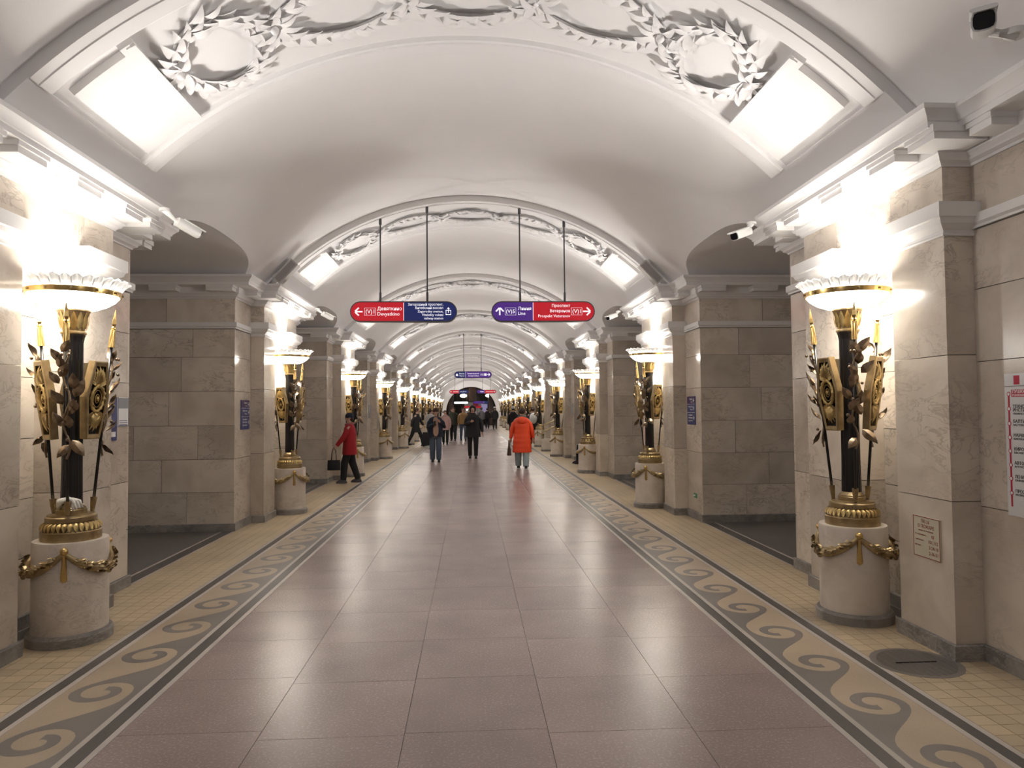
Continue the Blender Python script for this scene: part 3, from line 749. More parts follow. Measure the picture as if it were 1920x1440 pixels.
# ---------------------------------------------------------------- HANGING SIGNS
SRED = glow('sign_red', (.48,.010,.022), .14, (.80,.012,.03)); SBLU = glow('sign_blue', (.010,.018,.10), .12, (.015,.03,.2)); SPUR = glow('sign_purple', (.06,.018,.18), .14, (.12,.035,.36))
SWHT = glow('sign_white', (.8,.8,.8), .25, (.95,.95,1)); SFR = mat('sign_frame', (.12,.115,.115), .35, .5); SCYA = glow('sign_pale', (.55,.66,.70), .6, (.6,.72,.78))
def pill(w, h, n=12):
    r = h/2; P = []
    for i in range(n+1): a = -PI/2+PI*i/n; P.append((w/2-r+r*cos(a), r*sin(a)))
    for i in range(n+1): a = PI/2+PI*i/n; P.append((-w/2+r+r*cos(a), r*sin(a)))
    return P
def arrow(parent, x, z, ang, size, m, y):
    q = MB(); ca, sa = cos(ang), sin(ang)
    def bar(x0, z0, x1, z1, w=.016):
        d = Vector((x1-x0, z1-z0)).normalized(); nn = Vector((-d.y, d.x))*w/2; pts = [(x0-nn.x, z0-nn.y), (x1-nn.x, z1-nn.y), (x1+nn.x, z1+nn.y), (x0+nn.x, z0+nn.y)]
        q.prism([(x+(px*ca-pz*sa)*size, z+(px*sa+pz*ca)*size) for px, pz in pts], lambda u, v_, d_: (u, d_, v_), y, y-.001)
    bar(-.055, 0, .05, 0, .022); bar(.055, .004, .0, .058, .022); bar(.055, -.004, .0, -.058, .022)
    q.build('arrow', m, parent)
def boxline(parent, x0, x1, z0, z1, m, y, w=.004):
    q = MB()
    for a in ((x0, x1, z0, z0+w), (x0, x1, z1-w, z1), (x0, x0+w, z0, z1), (x1-w, x1, z0, z1)): q.box(a[0], a[1], y-.001, y, a[2], a[3])
    q.build('number_frame', m, parent)
def hang_sign(name, label, x, y, z, w, h, split, cl, cr, rods, rodtop, group=None, wht=None):
    t = empty(name, (x, y, z)); tag(t, label, 'sign', group)
    q = MB(); q.prism(pill(w, h), lambda u, v_, d: (u, d, v_), -.05, .05); q.build('sign_case', SFR, t, smooth=30)
    Pp = pill(w-.03, h-.035)
    for lo, m, nm in ((True, cl, 'left_panel'), (False, cr, 'right_panel')):
        pts = [(u, v_) for u, v_ in Pp if (u < split-.001) == lo]
        r = (h-.035)/2
        if lo: pts = [(split, r)]+sorted([p for p in pts], key=lambda p: math.atan2(p[1], p[0]-split) % (2*PI))+[(split, -r)]
        else: pts = [(split, -r)]+sorted([p for p in pts], key=lambda p: math.atan2(p[1], p[0]-split))+[(split, r)]
        q = MB(); q.prism(pts, lambda u, v_, d: (u, d, v_), -.0515, -.048); q.build(nm, m, t)
    MB().box(split-.004, split+.004, -.0535, -.05, -h/2+.022, h/2-.022).build('divider', wht or SWHT, t)
    for rx in rods:
        q = MB(); q.tube([(rx-x, 0, h/2-.01), (rx-x, 0, rodtop(rx)-z)], .011, 8); q.tube([(rx-x, 0, rodtop(rx)-z-.10), (rx-x, 0, rodtop(rx)-z)], .022, 8); q.tube([(rx-x, 0, h/2-.01), (rx-x, 0, h/2+.14)], .017, 8)
        q.build('hanging_rod', ROD, t, smooth=30)
    return t
def ctop(rx, ins=.10): return HCN+math.sqrt((RC-ins)**2-rx*rx)+.02
YS = -.0525
def ST(t, s_, size, x, z, ax='LEFT', m=None, wmax=None, bold=None): return text(s_, size, (x, YS, z), RFRONT, m or SWHT, t, ax, size*.008 if bold is None else bold, wmax=wmax)
t = hang_sign('direction_sign', 'hanging sign with red and dark blue halves, left arrow and Devyatkino', -1.003, 10.68, 3.055, 1.58, .31, 0, SRED, SBLU, (-1.352, -.657), ctop)
arrow(t, -.66, 0, PI, 1.0, SWHT, YS); boxline(t, -.58, -.415, -.055, .055, SWHT, YS); ST(t, '(V)1', .085, -.565, 0)
ST(t, 'Девяткино', .072, -.392, .042, wmax=.36); ST(t, 'Devyatkino', .072, -.392, -.036, wmax=.34)
for i, (l_, w_) in enumerate((('Загородный проспект,', .52), ('Витебский вокзал', .41), ('Zagorodny avenue,', .385), ('Vitebskiy vokzal', .32), ('railway station', .30))): ST(t, l_, .049, .585, .106-.052*i, 'RIGHT', wmax=w_)
q = MB(); 
for a in ((.62,.70,-.05,-.04),(.62,.70,.012,.02),(.62,.628,-.05,.02),(.692,.70,-.05,.02),(.655,.665,-.02,.055)): q.box(a[0], a[1], YS-.001, YS, a[2], a[3])
q.prism([(.632,.03),(.66,.066),(.688,.03),(.66,.048)], lambda u, v_, d: (u, d, v_), YS, YS-.001); q.build('exit_symbol', SWHT, t)
t = hang_sign('direction_sign', 'hanging sign with purple and red halves, right arrow and Prospekt Veteranov', 1.078, 10.68, 3.055, 1.56, .31, -.155, SPUR, SRED, (.733, 1.409), ctop)
arrow(t, -.655, 0, PI/2, 1.0, SWHT, YS); boxline(t, -.575, -.412, -.055, .055, SWHT, YS); ST(t, '(V)5', .080, -.565, 0)
ST(t, 'Линия', .068, -.385, .042, wmax=.20); ST(t, 'Line', .068, -.385, -.030)
ST(t, 'Проспект', .060, .405, .085, 'RIGHT', wmax=.30); ST(t, 'Ветеранов', .060, .405, .006, 'RIGHT', wmax=.34); ST(t, 'Prospekt Veteranov', .060, .405, -.070, 'RIGHT', wmax=.54)
boxline(t, .42, .585, -.055, .055, SWHT, YS); ST(t, '(V)1', .085, .435, 0); arrow(t, .655, 0, 0, 1.0, SWHT, YS)
t = hang_sign('direction_sign', 'purple hanging exit sign further down the hall centre, right arrow', .075, 29.15, 3.0, 1.52, .28, -.31, SBLU, SPUR, (-.302, .408), ctop)
ST(t, 'Выход', .07, -.56, .045, wmax=.20); ST(t, 'Way out', .07, -.56, -.045, wmax=.21); ST(t, 'Звенигородская', .07, -.24, .045, wmax=.48); ST(t, 'Zvenigorodskaya', .07, -.20, -.045, wmax=.44)
MB().prism([(-.70,-.05),(-.61,-.05),(-.61,.0),(-.655,.06),(-.70,.0)], lambda u, v_, d: (u, d, v_), YS, YS-.001).build('exit_symbol', SWHT, t)
boxline(t, .30, .42, -.05, .05, SWHT, YS); ST(t, '(V)5', .06, .31, 0); MB().box(.45,.55,YS-.001,YS,-.05,.05).build('escalator_symbol', SWHT, t); arrow(t, .63, 0, 0, 1.0, SWHT, YS)
t = hang_sign('direction_sign', 'small far red and blue hanging sign on the left before the end arch', -1.015, 59.9, 3.06, 1.6, .31, 0, SRED, SBLU, (-1.36, -.66), ctop)
arrow(t, -.66, 0, PI, 1.0, SWHT, YS); ST(t, 'Девяткино', .1, -.5, 0, wmax=.42); ST(t, 'Витебский вокзал', .07, .60, 0, 'RIGHT', wmax=.5)
t = hang_sign('direction_sign', 'small far black and red hanging sign on the right before the end arch', 1.29, 59.9, 3.05, 1.6, .31, -.155, SPUR, SRED, (.95, 1.63), ctop)
ST(t, 'Линия', .1, -.55, 0); ST(t, 'Проспект Ветеранов', .08, .58, 0, 'RIGHT', wmax=.62); arrow(t, .66, 0, 0, 1.0, SWHT, YS)
VT = lambda rx: 4.62
hang_sign('direction_sign', 'pale blue lit hanging sign inside the dark end arch, left', -1.0, 71.0, 2.24, 1.42, .26, .35, SCYA, SCYA, (-1.4, -.5), VT)
hang_sign('direction_sign', 'dim purple hanging sign inside the dark end arch, right', .95, 71.0, 2.26, 1.5, .26, .3, SPUR, SBLU, (.5, 1.4), VT)

# ---------------------------------------------------------------- WALL SIGNS
PBLU = flat('poster_blue', (.025,.035,.17), .35); PGRY = flat('poster_grey', (.25,.26,.28), .4); CREAM = flat('notice_cream', (.62,.58,.45), .45); DRED = flat('notice_red', (.28,.03,.02)); MAPW = flat('map_white', (.70,.70,.71), .25); LINE = flat('line_red', (.50,.02,.06), .4); ORG = flat('poster_orange', (.65,.28,.10)); GRN = flat('sticker_green', (.03,.22,.10))
def plate(s, label, name, x, ya, yb, za, zb, m, cat='sign', group=None, th=.012):
    # plate on a wall face x (s side), from y=ya (left as seen) to yb
    t = empty(name, (s*x, (ya+yb)/2, (za+zb)/2), -PI/2 if s > 0 else PI/2); tag(t, label, cat, group)
    w, h = abs(yb-ya), abs(zb-za); q = MB(); q.box(-w/2, w/2, -th, -.0005, -h/2, h/2); q.build('plate', m, t)
    return t, w, h
def pt(t, s_, size, x, z, m, ax='LEFT', wmax=None, y=-.0126, bold=.0): return text(s_, size, (x, y, z), RFRONT, m, t, ax, bold, wmax=wmax, depth=.0004)
def pbox(t, name, x0, x1, z0, z1, m, y=-.0128): return MB().box(x0, x1, y, -.0119, z0, z1).build(name, m, t)
# fire notice on the nearest right pilaster
t, w, h = plate(1, 'cream fire notice with red frame and phone numbers on nearest right pilaster', 'fire_notice', XP, 4.735, 4.46, .585, .855, CREAM, 'notice')
for a in ((-w/2, w/2, h/2-.005, h/2), (-w/2, w/2, -h/2, -h/2+.005), (-w/2, -w/2+.005, -h/2, h/2), (w/2-.005, w/2, -h/2, h/2)): pbox(t, 'red_border', *a, DRED)
pt(t, 'ПК-26', .032, -.052, .103, DRED, wmax=.095, bold=.0003); pt(t, 'О ПОЖАРЕ', .032, -.088, .070, DRED, wmax=.17, bold=.0003); pt(t, 'звоните по телефонам:', .014, -.082, .043, DRED, wmax=.165)
for z_, l_, r_, x_ in ((.012, 'со стационарного ...', '01', .085), (-.024, 'с мобильного ...', '101,112', .118), (-.061, 'местный ...', '2-24-10', .122), (-.098, '', '2-36-51', .122)):
    if l_: pt(t, l_, .014, -.120, z_+.002, DRED, wmax=.13)
    pt(t, r_, .031, x_, z_, DRED, 'RIGHT', bold=.0003)
# line map
t, w, h = plate(1, 'white metro line map with red line and station names, right edge of view', 'line_map', XW, 4.105, 3.675, .94, 1.78, MAPW, 'map', th=.012)
pbox(t, 'top_rule', -w/2, w/2, h/2-.076, h/2-.073, BLKP); pbox(t, 'red_line', -w/2+.026, -w/2+.040, -h/2+.055, h/2-.115, LINE)
pbox(t, 'number_block', -w/2+.075, -w/2+.12, h/2-.065, h/2-.012, LINE)
zs = [.30, .212, .125, .043, -.038, -.12, -.20, -.285]
nm = [('ПУШКИНСКАЯ', 'PUSHKINSKAYA'), ('ТЕХНОЛОГИЧЕСКИЙ', 'ИНСТИТУТ 1'), ('БАЛТИЙСКАЯ', 'BALTIYSKAYA'), ('НАРВСКАЯ', 'NARVSKAYA'), ('КИРОВСКИЙ ЗАВОД', 'KIROVSKY ZAVOD'), ('АВТОВО', 'AVTOVO'), ('ЛЕНИНСКИЙ ПРОСПЕКТ', 'LENINSKY PROSPEKT'), ('ПРОСПЕКТ ВЕТЕРАНОВ', 'PROSPEKT VETERANOV')]
for i, (z_, (a_, b_)) in enumerate(zip(zs, nm)):
    q = MB(); q.prism([(-w/2+.033+.014*cos(2*PI*j/14), z_+.014*sin(2*PI*j/14)) for j in range(14)], lambda u, v_, d: (u, d, v_), -.0119, -.0136); q.build('station_dot', LINE, t)
    q = MB(); q.prism([(-w/2+.033+.009*cos(2*PI*j/14), z_+.009*sin(2*PI*j/14)) for j in range(14)], lambda u, v_, d: (u, d, v_), -.0119, -.0142); q.build('station_dot', WHT, t)
    if i == 0: pbox(t, 'station_block', -w/2+.055, w/2-.09, z_-.018, z_+.026, LINE)
    m_ = WHT if i == 0 else BLKP
    pt(t, a_, .027, -w/2+.062, z_+.013, m_, wmax=.3, y=-.0130, bold=.0003); pt(t, b_, .027 if i == 1 else .018, -w/2+.062, z_-.008, m_, wmax=.3, y=-.0130, bold=.0001)
    if i == 1: pt(t, 'TEKHNOLOGICHESKY INSTITUT', .016, -w/2+.062, z_-.029, m_, y=-.0130)
# posters on the left pier, beyond the nearest lamp
t, w, h = plate(-1, 'tall dark blue poster behind the nearest left lamp', 'poster', XW, 6.36, 6.585, 1.35, 1.735, PBLU, 'poster')
q = MB(); q.ball((-.01, -.013, .065), .03, .002, .03, n=10, k=6); q.build('printed_spot', ORG, t); pbox(t, 'white_label', -.09, .09, -.16, -.115, WHT)
for i in range(3): pbox(t, 'text_line', -.085, .07, -.03-.022*i, -.024-.022*i, PGRY)
t, w, h = plate(-1, 'small white poster with photo strip beside the dark blue one', 'poster', XW, 6.605, 6.80, 1.475, 1.735, WHT, 'poster')
pbox(t, 'photo_strip', -w/2+.006, w/2-.006, h/2-.10, h/2-.006, PGRY); pbox(t, 'blue_border', -w/2, -w/2+.006, -h/2, h/2, PBLU); pbox(t, 'blue_border', w/2-.006, w/2, -h/2, h/2, PBLU); pbox(t, 'blue_border', -w/2, w/2, -h/2, -h/2+.006, PBLU)
for i in range(3): pbox(t, 'text_line', -.075, .075, -.085-.018*i, -.079-.018*i, PBLU)
def pass_sign(s, k, label):
    c = zc(k); ya, yb = c-1.40, c-1.04
    if s > 0: ya, yb = yb, ya
    t, w, h = plate(s, label, 'wall_sign', XW, ya, yb, 1.345, 1.755, PBLU if k < 2 else PGRY, 'sign', 'blue station signs on the pier faces')
    if k < 2:
        pbox(t, 'purple_band', -w/2, w/2, h/2-.11, h/2, flat('poster_purple', (.07,.03,.12)), -.0124)
        for z_ in (h/2-.115, h/2-.235): pbox(t, 'divider', -w/2, w/2, z_, z_+.005, WHT, -.0134)
        for z_, l_ in ((h/2-.04, 'Переход'), (h/2-.08, 'Line 5'), (h/2-.15, 'Выход в город'), (h/2-.19, 'Way out'), (h/2-.27, 'Загородный пр.'), (h/2-.31, 'Витебский вокзал'), (h/2-.35, 'Zagorodny ave.')):
            pt(t, l_, .034, w/2-.10, z_, WHT, 'RIGHT', wmax=.2, y=-.0134)
        for z_ in (h/2-.06, h/2-.17, h/2-.31): arrow(t, w/2-.045, z_, 0 if s < 0 else PI, .5, WHT, -.0132)
    return t
pass_sign(-1, 1, 'blue and purple wall sign with arrows on the second left pier')
pass_sign(1, 1, 'blue and purple wall sign with arrows on the second right pier')
pass_sign(-1, 3, 'narrow grey wall sign on the fourth left pier'); pass_sign(1, 3, 'narrow grey wall sign on the fourth right pier')
for s, lab in ((1, 'small green and white emergency sticker low on the second right pier'), (-1, 'small green sticker low on the third left pier')):
    k = 1 if s > 0 else 2; c = zc(k); ya, yb = c-1.25, c-1.40
    if s < 0: ya, yb = yb, ya
    t, w, h = plate(s, lab, 'sticker', XW, ya, yb, .30, .365, GRN, 'sticker', th=.003)
    pbox(t, 'white_arrow', -.05, .0, -.008, .008, WHT, -.0032)

# ---------------------------------------------------------------- CAMERAS, SPEAKERS
def sec_cam(label, loc, aim, base, black=False, sc=1.0, group=None):
    t = empty('security_camera', loc); tag(t, label, 'camera', group); t.scale = (sc,)*3
    d = Vector(aim).normalized(); r = d.cross(Vector((0,0,1))).normalized(); u = r.cross(d)
    m = Matrix((r, d, u)).transposed().to_4x4()
    def bx(x, w, y0, y1, z0, z1, nm, mt, sm=False):
        q = MB(); P = []
        for i in range(16):
            a = 2*PI*i/16; ca, sa = cos(a), sin(a); k = (abs(ca)**4+abs(sa)**4)**(-.25); P.append((x+w*ca*k, (z0+z1)/2+(z1-z0)/2*sa*k))
        q.prism(P, lambda a_, b_, d_: tuple(m @ Vector((a_, d_, b_))), y0, y1); return q.build(nm, mt, t, smooth=30)
    bx(0, .042, -.10, .12, -.038, .038, 'housing', SILV); bx(0, .036, .118, .128, -.032, .032, 'lens_front', CBLK)
    bx(0, .046, -.06, .155, .030, .046, 'sun_shield', SILV)
    b = Vector(base)/sc; q = MB(); q.tube([tuple(m @ Vector((0, -.09, -.01))), tuple(b*.55+Vector((0,0,-.015))), tuple(b)], [.018,.016,.03], 10); q.build('bracket', SILV if not black else SILV, t, smooth=30)
    q = MB(); q.lathe([(.045,-.012),(.045,.012)], 16); br = q.build('bracket_base', SILV, t, smooth=30); br.location = b
sec_cam('white bullet camera on the nearest left cornice corner', (-2.50, 6.38, 3.22), (.55,.75,-.32), (-.14,-.12,.12))
sec_cam('white bullet camera on the nearest right cornice corner', (2.50, 6.42, 3.20), (-.75,-.45,-.32), (.13,.10,.12))
sec_cam('black-fronted camera at top right corner above the cornice', (2.52, 3.32, 3.47), (-.62,-.85,-.30), (.16,.0,-.04), True, 1.25)
sec_cam('small dark camera on the second left cornice corner', (-2.50, 12.5, 3.24), (.6,.7,-.3), (-.14,-.1,.1), True, 1.0)
sec_cam('small dark camera on the second right cornice corner', (2.50, 12.5, 3.22), (-.7,-.5,-.3), (.13,.1,.1), True, 1.0)
GSPK = mat('speaker_grey', (.52,.50,.48), .6)
for s, lab in ((-1, 'grey box loudspeaker at left foot of the second arch'), (1, 'grey box loudspeaker at right foot of the second arch')):
    q = empty('loudspeaker', (s*2.66, 10.40, 3.60)); tag(q, lab, 'speaker', 'loudspeakers at the second arch')
    b = MB().box(-.19, .19, -.06, .10, -.065, .065).build('case', GSPK, q); g = MB().box(-.17, .17, -.066, -.059, -.045, .045).build('grille', mat('grille_grey', (.36,.34,.33), .7), q)
    q.rotation_euler = (0, -s*-.0, 0); q.rotation_euler = (0, s*math.radians(47), 0)
# manhole
q = empty('manhole_cover', (2.735, 4.345, 0)); tag(q, 'round dark floor hatch beside nearest right pilaster', 'manhole')
MB().lathe([(.262,-.004),(.262,.0012),(.225,.0012),(.225,-.004)], 48, cap=False).build('hatch_ring', GREY, q, smooth=30)
MB().lathe([(.224,-.004),(.224,.0008)], 48).build('hatch_lid', speckle('hatch_grey', (.115,.105,.095), (.19,.175,.16), .35, 60, .4), q)
b = MB()
for i in range(-4, 5): 
    hw = math.sqrt(.22**2-(i*.045)**2); b.box(i*.045-.003, i*.045+.003, -hw, hw, .0005, .0022)
b.build('hatch_rib', GREY, q)
MB().box(-.13, .13, -.004, .004, .0008, .006).build('lift_bar', BLK, q)
# glove on the nearest left lamp base
g = empty('glove', (-2.87, ZC0, .94)); tag(g, 'crumpled white cotton glove lying on the nearest left lamp base', 'glove')
q = MB(); 
def gp(an, r, z): a = math.radians(an); d = dirv(a); return tuple(d*r+Vector((0,0,z)))
q.tube([gp(-35,.085,.005), gp(-18,.105,.03), gp(0,.12,.045), gp(18,.115,.055)], [.030,.030,.024,.018], 10, sx=.6)
q.tube([gp(18,.115,.055), gp(28,.13,.050), gp(34,.135,.02), gp(36,.137,-.01)], [.020,.018,.012,.009], 8)
for i, an in enumerate((30, 38, 47, 55)): q.tube([gp(20+i*3,.115,.055), gp(an-4,.125,.04), gp(an,.14,.005-.004*i), gp(an+3,.142,-.025+.008*i)], [.013,.011,.009,.006], 7)
q.build('cotton_glove', GLOVE, g, smooth=True)
# ---------------------------------------------------------------- STAIR RAILS
RAIL = metal_mat('rail_brass', (.62,.52,.30), .3, .2, (.4,.3,.15))
for s, yy, lab in ((1, 26.8, 'brass stair handrail on low stone parapet between the right piers'), (-1, 32.9, 'pale stair handrail on low stone parapet between the left piers')):
    t = empty('stair_handrail', (s*2.62, yy, 0)); tag(t, lab, 'handrail')
    MB().box(0, s*1.6, -.12, .12, 0, .46).build('parapet', MARBP, t); MB().box(0, s*1.62, -.15, .15, 0, .06).build('parapet_foot', MARBG, t)
    for h0, h1 in ((.93, 1.32), (.70, 1.09)): MB().tube([(0,0,h0), (s*.9,0,h1)], .025, 10).build('rail', RAIL, t, smooth=True)
    for xx in (.02, .8): MB().tube([(s*xx,0,.45), (s*xx,0,.93+.43*xx)], .02, 8).build('post', RAIL, t, smooth=True)
# ---------------------------------------------------------------- VESTIBULE THINGS
for i, (x, y, z, r) in enumerate(((-.42, 71.5, 3.43, .10), (.98, 71.5, 3.43, .10), (-.78, 72, 2.95, .22), (1.78, 72, 2.95, .22), (-.42, 72.5, 1.55, .09), (-.85, 73.6, 1.0, .06))):
    t = empty('globe_lamp', (x, y, z)); tag(t, ['small round lamp high left in the end arch', 'small round lamp high right in the end arch', 'wide bright lamp left inside the end arch', 'wide bright lamp right inside the end arch', 'round lamp at head height left of the red kiosk', 'lowest small lamp left of the red kiosk'][i], 'lamp', 'lamps inside the end arch')
    q = MB(); q.ball((0,0,0), r*(1.6 if r > .2 else 1), r, r*.8, n=12, k=8); q.build('globe', glow('globe_light', (1,1,1), 4, (1,.93,.8)), t, smooth=True); MB().tube([(0,0,r*.7), (0,0,4.605-z)], .012, 6).build('stem', BRON, t)
t = empty('ticket_kiosk', (.25, 74.2, 0)); tag(t, 'kiosk with red header and white panels inside the end arch', 'kiosk')
MB().box(-.95,.95,0,.8,0,2.3).build('kiosk_body', flat('kiosk_grey', (.35,.33,.34)), t); MB().box(-.97,.97,-.03,.8,1.72,1.92).build('kiosk_header', SRED, t)
for x in (-.85, -.2, .45): MB().box(x, x+.5, -.02, 0, .75, 1.65).build('white_panel', flat('kiosk_white', (.7,.66,.68)), t)
t = empty('poster_board', (1.35, 73.5, 1.0)); tag(t, 'pale purple poster board right of the red kiosk', 'poster'); MB().box(-.32,.32,0,.05,.1,1.1).build('board', glow('poster_violet', (.35,.33,.6), .1, (.35,.33,.6)), t)
for x_ in (-.3, .3): MB().box(x_-.02, x_+.02, 0, .05, -1.0, .1).build('post', ROD, t)
t = empty('poster_board', (.45, 73.2, 2.05)); tag(t, 'small red poster above the kiosk in the end arch', 'poster'); MB().box(-.28,.28,0,.04,-.22,.25).build('board', flat('poster_red', (.40,.03,.06)), t)
for x_ in (-.24, .24): MB().box(x_-.015, x_+.015, .01, .04, .25, 2.55).build('hanger', ROD, t)

# ---------------------------------------------------------------- PEOPLE
SKIN = mat('skin', (.50,.30,.22), .55); EYE = mat('eye_dark', (.03,.02,.02), .3); LIP = mat('lip', (.42,.16,.13), .5)
def cloth(n, c, r=.85): return mat(n, c, r, bump=(40, .25))
K_BLACK = cloth('cloth_black', (.012,.012,.014)); K_NAVY = cloth('cloth_navy', (.012,.018,.035)); K_RED = cloth('cloth_red', (.34,.010,.018)); K_ORANGE = cloth('cloth_orange', (.75,.06,.012), .5)
K_JEAN = cloth('cloth_jeans', (.075,.10,.145)); K_PALE = cloth('cloth_pale_jeans', (.27,.32,.33)); K_BEIGE = cloth('cloth_beige', (.40,.26,.19)); K_PINK = cloth('cloth_pink', (.42,.27,.26)); K_GREEN = cloth('cloth_green', (.030,.034,.022))
K_TAN = cloth('cloth_tan', (.26,.15,.06)); K_GREY = cloth('cloth_grey', (.12,.12,.13)); K_WHITE = cloth('cloth_white', (.55,.55,.55)); K_BROWN = cloth('cloth_brown', (.055,.028,.020)); K_BOOT = mat('boot_grey', (.06,.055,.065), .6); K_SCARF = cloth('scarf_pink', (.36,.10,.10)); HAIRB = mat('hair_brown', (.035,.018,.012), .6)
def skin_body(verts, edges, name, mt, parent, sub=1):
    me = bpy.data.meshes.new(name); me.from_pydata([v[0] for v in verts], edges, []); me.update()
    o = bpy.data.objects.new(name, me); C.objects.link(o)
    o.modifiers.new('s', 'SKIN'); sl = me.skin_vertices[0].data if me.skin_vertices else None
    if sl is None:
        bm = bmesh.new(); bm.from_mesh(me); bm.verts.layers.skin.verify(); bm.to_mesh(me); bm.free(); sl = me.skin_vertices[0].data
    for i, v_ in enumerate(verts): r = v_[1]; sl[i].radius = (r, r) if not isinstance(r, tuple) else r
    sl[0].use_root = True
    m2 = o.modifiers.new('u', 'SUBSURF'); m2.levels = sub; m2.render_levels = sub
    nm = bpy.data.meshes.new_from_object(o.evaluated_get(bpy.context.evaluated_depsgraph_get()))
    bpy.data.objects.remove(o); nm.materials.clear(); nm.materials.append(mt); nm.polygons.foreach_set('use_smooth', [True]*len(nm.polygons))
    return obj(name, nm, parent)
def person(label, x, y, face, H, coat, hem, trous, shoes, head, arms=('down','down'), stride=.12, sit=False, group=None, collar=None, front=None, hood=False, wide=1.0, legw=1.0, sole=None, fingers=False, lean=0.0, quilt=False):
    k = H/1.70; t = empty('person', (x, y, 0), math.radians(face)); tag(t, label, 'person', group)
    def S(p): return (p[0]*k, (p[1]-lean*max(0, p[2]-.9))*k, p[2]*k)
    dz = -.42 if sit else 0
    pel = (0,0,.95+dz); V = []; E_ = []
    def add(p, r, par=None):
        V.append((S(p), (r if not isinstance(r, tuple) else r) if isinstance(r, tuple) else r*k)); i = len(V)-1
        if par is not None: E_.append((par, i))
        return i
    def add2(p, r, par): return add(p, r, par)
    p0 = add(pel, .12); p1 = add((0,-.005,1.12+dz), .11, p0); p2 = add((0,0,1.30+dz), .125, p1); n0 = add((0,0,1.42+dz), .06, p2); n1 = add((0,-.008,1.475+dz), .052, n0)
    h1 = add((0,-.02,1.535+dz), .072, n1); h2 = add((0,-.008,1.605+dz), .088, h1); h3 = add((0,.0,1.66+dz), .062, h2)
    arm = {}
    for sd in (-1, 1):
        mode = arms[0 if sd < 0 else 1]
        sh = (sd*.175,0,1.375+dz)
        if mode == 'phone': el, wr = (sd*.235,-.03,1.12+dz), (sd*.06,-.27,1.20+dz)
        elif mode == 'pocket': el, wr = (sd*.29,.05,1.13+dz), (sd*.21,-.08,.95+dz)
        elif mode == 'fwd': el, wr = (sd*.22,-.14,1.13+dz), (sd*.20,-.30,.93+dz)
        elif mode == 'back': el, wr = (sd*.22,.12,1.12+dz), (sd*.22,.12,.88+dz)
        elif mode == 'out': el, wr = (sd*.27,.0,1.12+dz), (sd*.31,-.04,.86+dz)
        elif mode == 'strap': el, wr = (sd*.27,-.02,1.12+dz), (sd*.13,-.15,1.27+dz)
        else: el, wr = (sd*.235,.02,1.11+dz), (sd*.245,-.03,.86+dz)
        a0 = add(sh, .058, p2); a1 = add(el, .042, a0); a2 = add(wr, .027, a1); dr = (Vector(wr)-Vector(el)).normalized(); hd = Vector(wr)+dr*.055; a3 = add(tuple(hd), .030, a2)
        if fingers:
            side = dr.cross(Vector((0,1,0))); side = side.normalized() if side.length > .2 else Vector((1,0,0))
            for fi, (o_, l_) in enumerate(((-.027,.060),(-.009,.072),(.009,.068),(.026,.052))):
                f1 = hd+dr*.035+side*o_; f2 = f1+dr*l_*.55+Vector((0,-.006,0)); f3 = f2+dr*l_*.45+Vector((0,-.016,0)); b1 = add(tuple(f1), .009, a3); b2 = add(tuple(f2), .008, b1); add(tuple(f3), .007, b2)
            th1 = hd+side*(-sd)*.032+dr*.0; b1 = add(tuple(th1), .010, a3); add(tuple(th1+side*(-sd)*.012+dr*.035), .008, b1)
        arm[sd] = (sh, el, wr, tuple(hd))
    leg = {}
    for sd in (-1, 1):
        f = sd*stride
        if sit: hp, kn, an = (sd*.095,-.02,.50), (sd*.13,-.42,.50), (sd*.13,-.44,.09)
        else: hp, kn, an = (sd*.095,0,.90), (sd*.10,-f*.62-.03,.49), (sd*.095,-f+(.05 if f < 0 else 0),.09+(.04 if f < -.15 else 0))
        l0 = add(hp, .085, p0); l1 = add(kn, .058, l0); l2 = add(an, .038, l1); add((an[0], an[1]-.10, .04), .035, l2); leg[sd] = (hp, kn, an)
    skin_body(V, E_, 'body', SKIN, t, 1)
    hz = 1.60+dz
    q = MB(); q.ball(S((0,-.098,hz-.015)), .016*k, .022*k, .026*k, n=8, k=5); q.build('nose', SKIN, t, smooth=True)
    for sd in (-1, 1): MB().ball(S((sd*.033,-.083,hz+.010)), .011*k, .010*k, .009*k, n=8, k=5).build('eye', EYE, t, smooth=True)
    for sd in (-1, 1): MB().ball(S((sd*.088,.005,hz-.005)), .012*k, .022*k, .032*k, n=8, k=5).build('ear', SKIN, t, smooth=True)
    MB().ball(S((0,-.090,hz-.055)), .024*k, .010*k, .007*k, n=8, k=5).build('mouth', LIP, t, smooth=True)
    # coat
    q = MB(); hm = hem+dz if not sit else .52
    prof = [(1.455,.062,.062),(1.44,.10,.075),(1.405,.165,.105),(1.34,.205,.128),(1.22,.215,.145),(1.06,.205,.145),(.95,.215,.150)]
    prof = [(z+dz, a*wide, b*wide) for z, a, b in prof if z+dz > hm+.02]
    hemw = .225+.05*max(0, .9-hem); prof.append((hm, hemw*wide, .165*wide+.03*max(0, .9-hem)))
    if quilt:
        pr2 = []
        for i in range(len(prof)-1):
            (z0, a0, b0), (z1, a1, b1) = prof[i], prof[i+1]; n_ = max(1, int((z0-z1)/.035))
            for j in range(n_):
                u = j/n_; zz = z0+(z1-z0)*u; pf = 1+.05*abs(sin(zz*PI/.14)); pr2.append((zz, (a0+(a1-a0)*u)*pf, (b0+(b1-b0)*u)*pf))
        prof = pr2+[prof[-1]]
    rings = []
    for z, a, b in prof: c_ = S((0, 0, z)); rings.append((c_[0], c_[1], c_[2], a*k, b*k))
    q.loft(rings, 20); co = q.build('coat', coat, t, smooth=60)
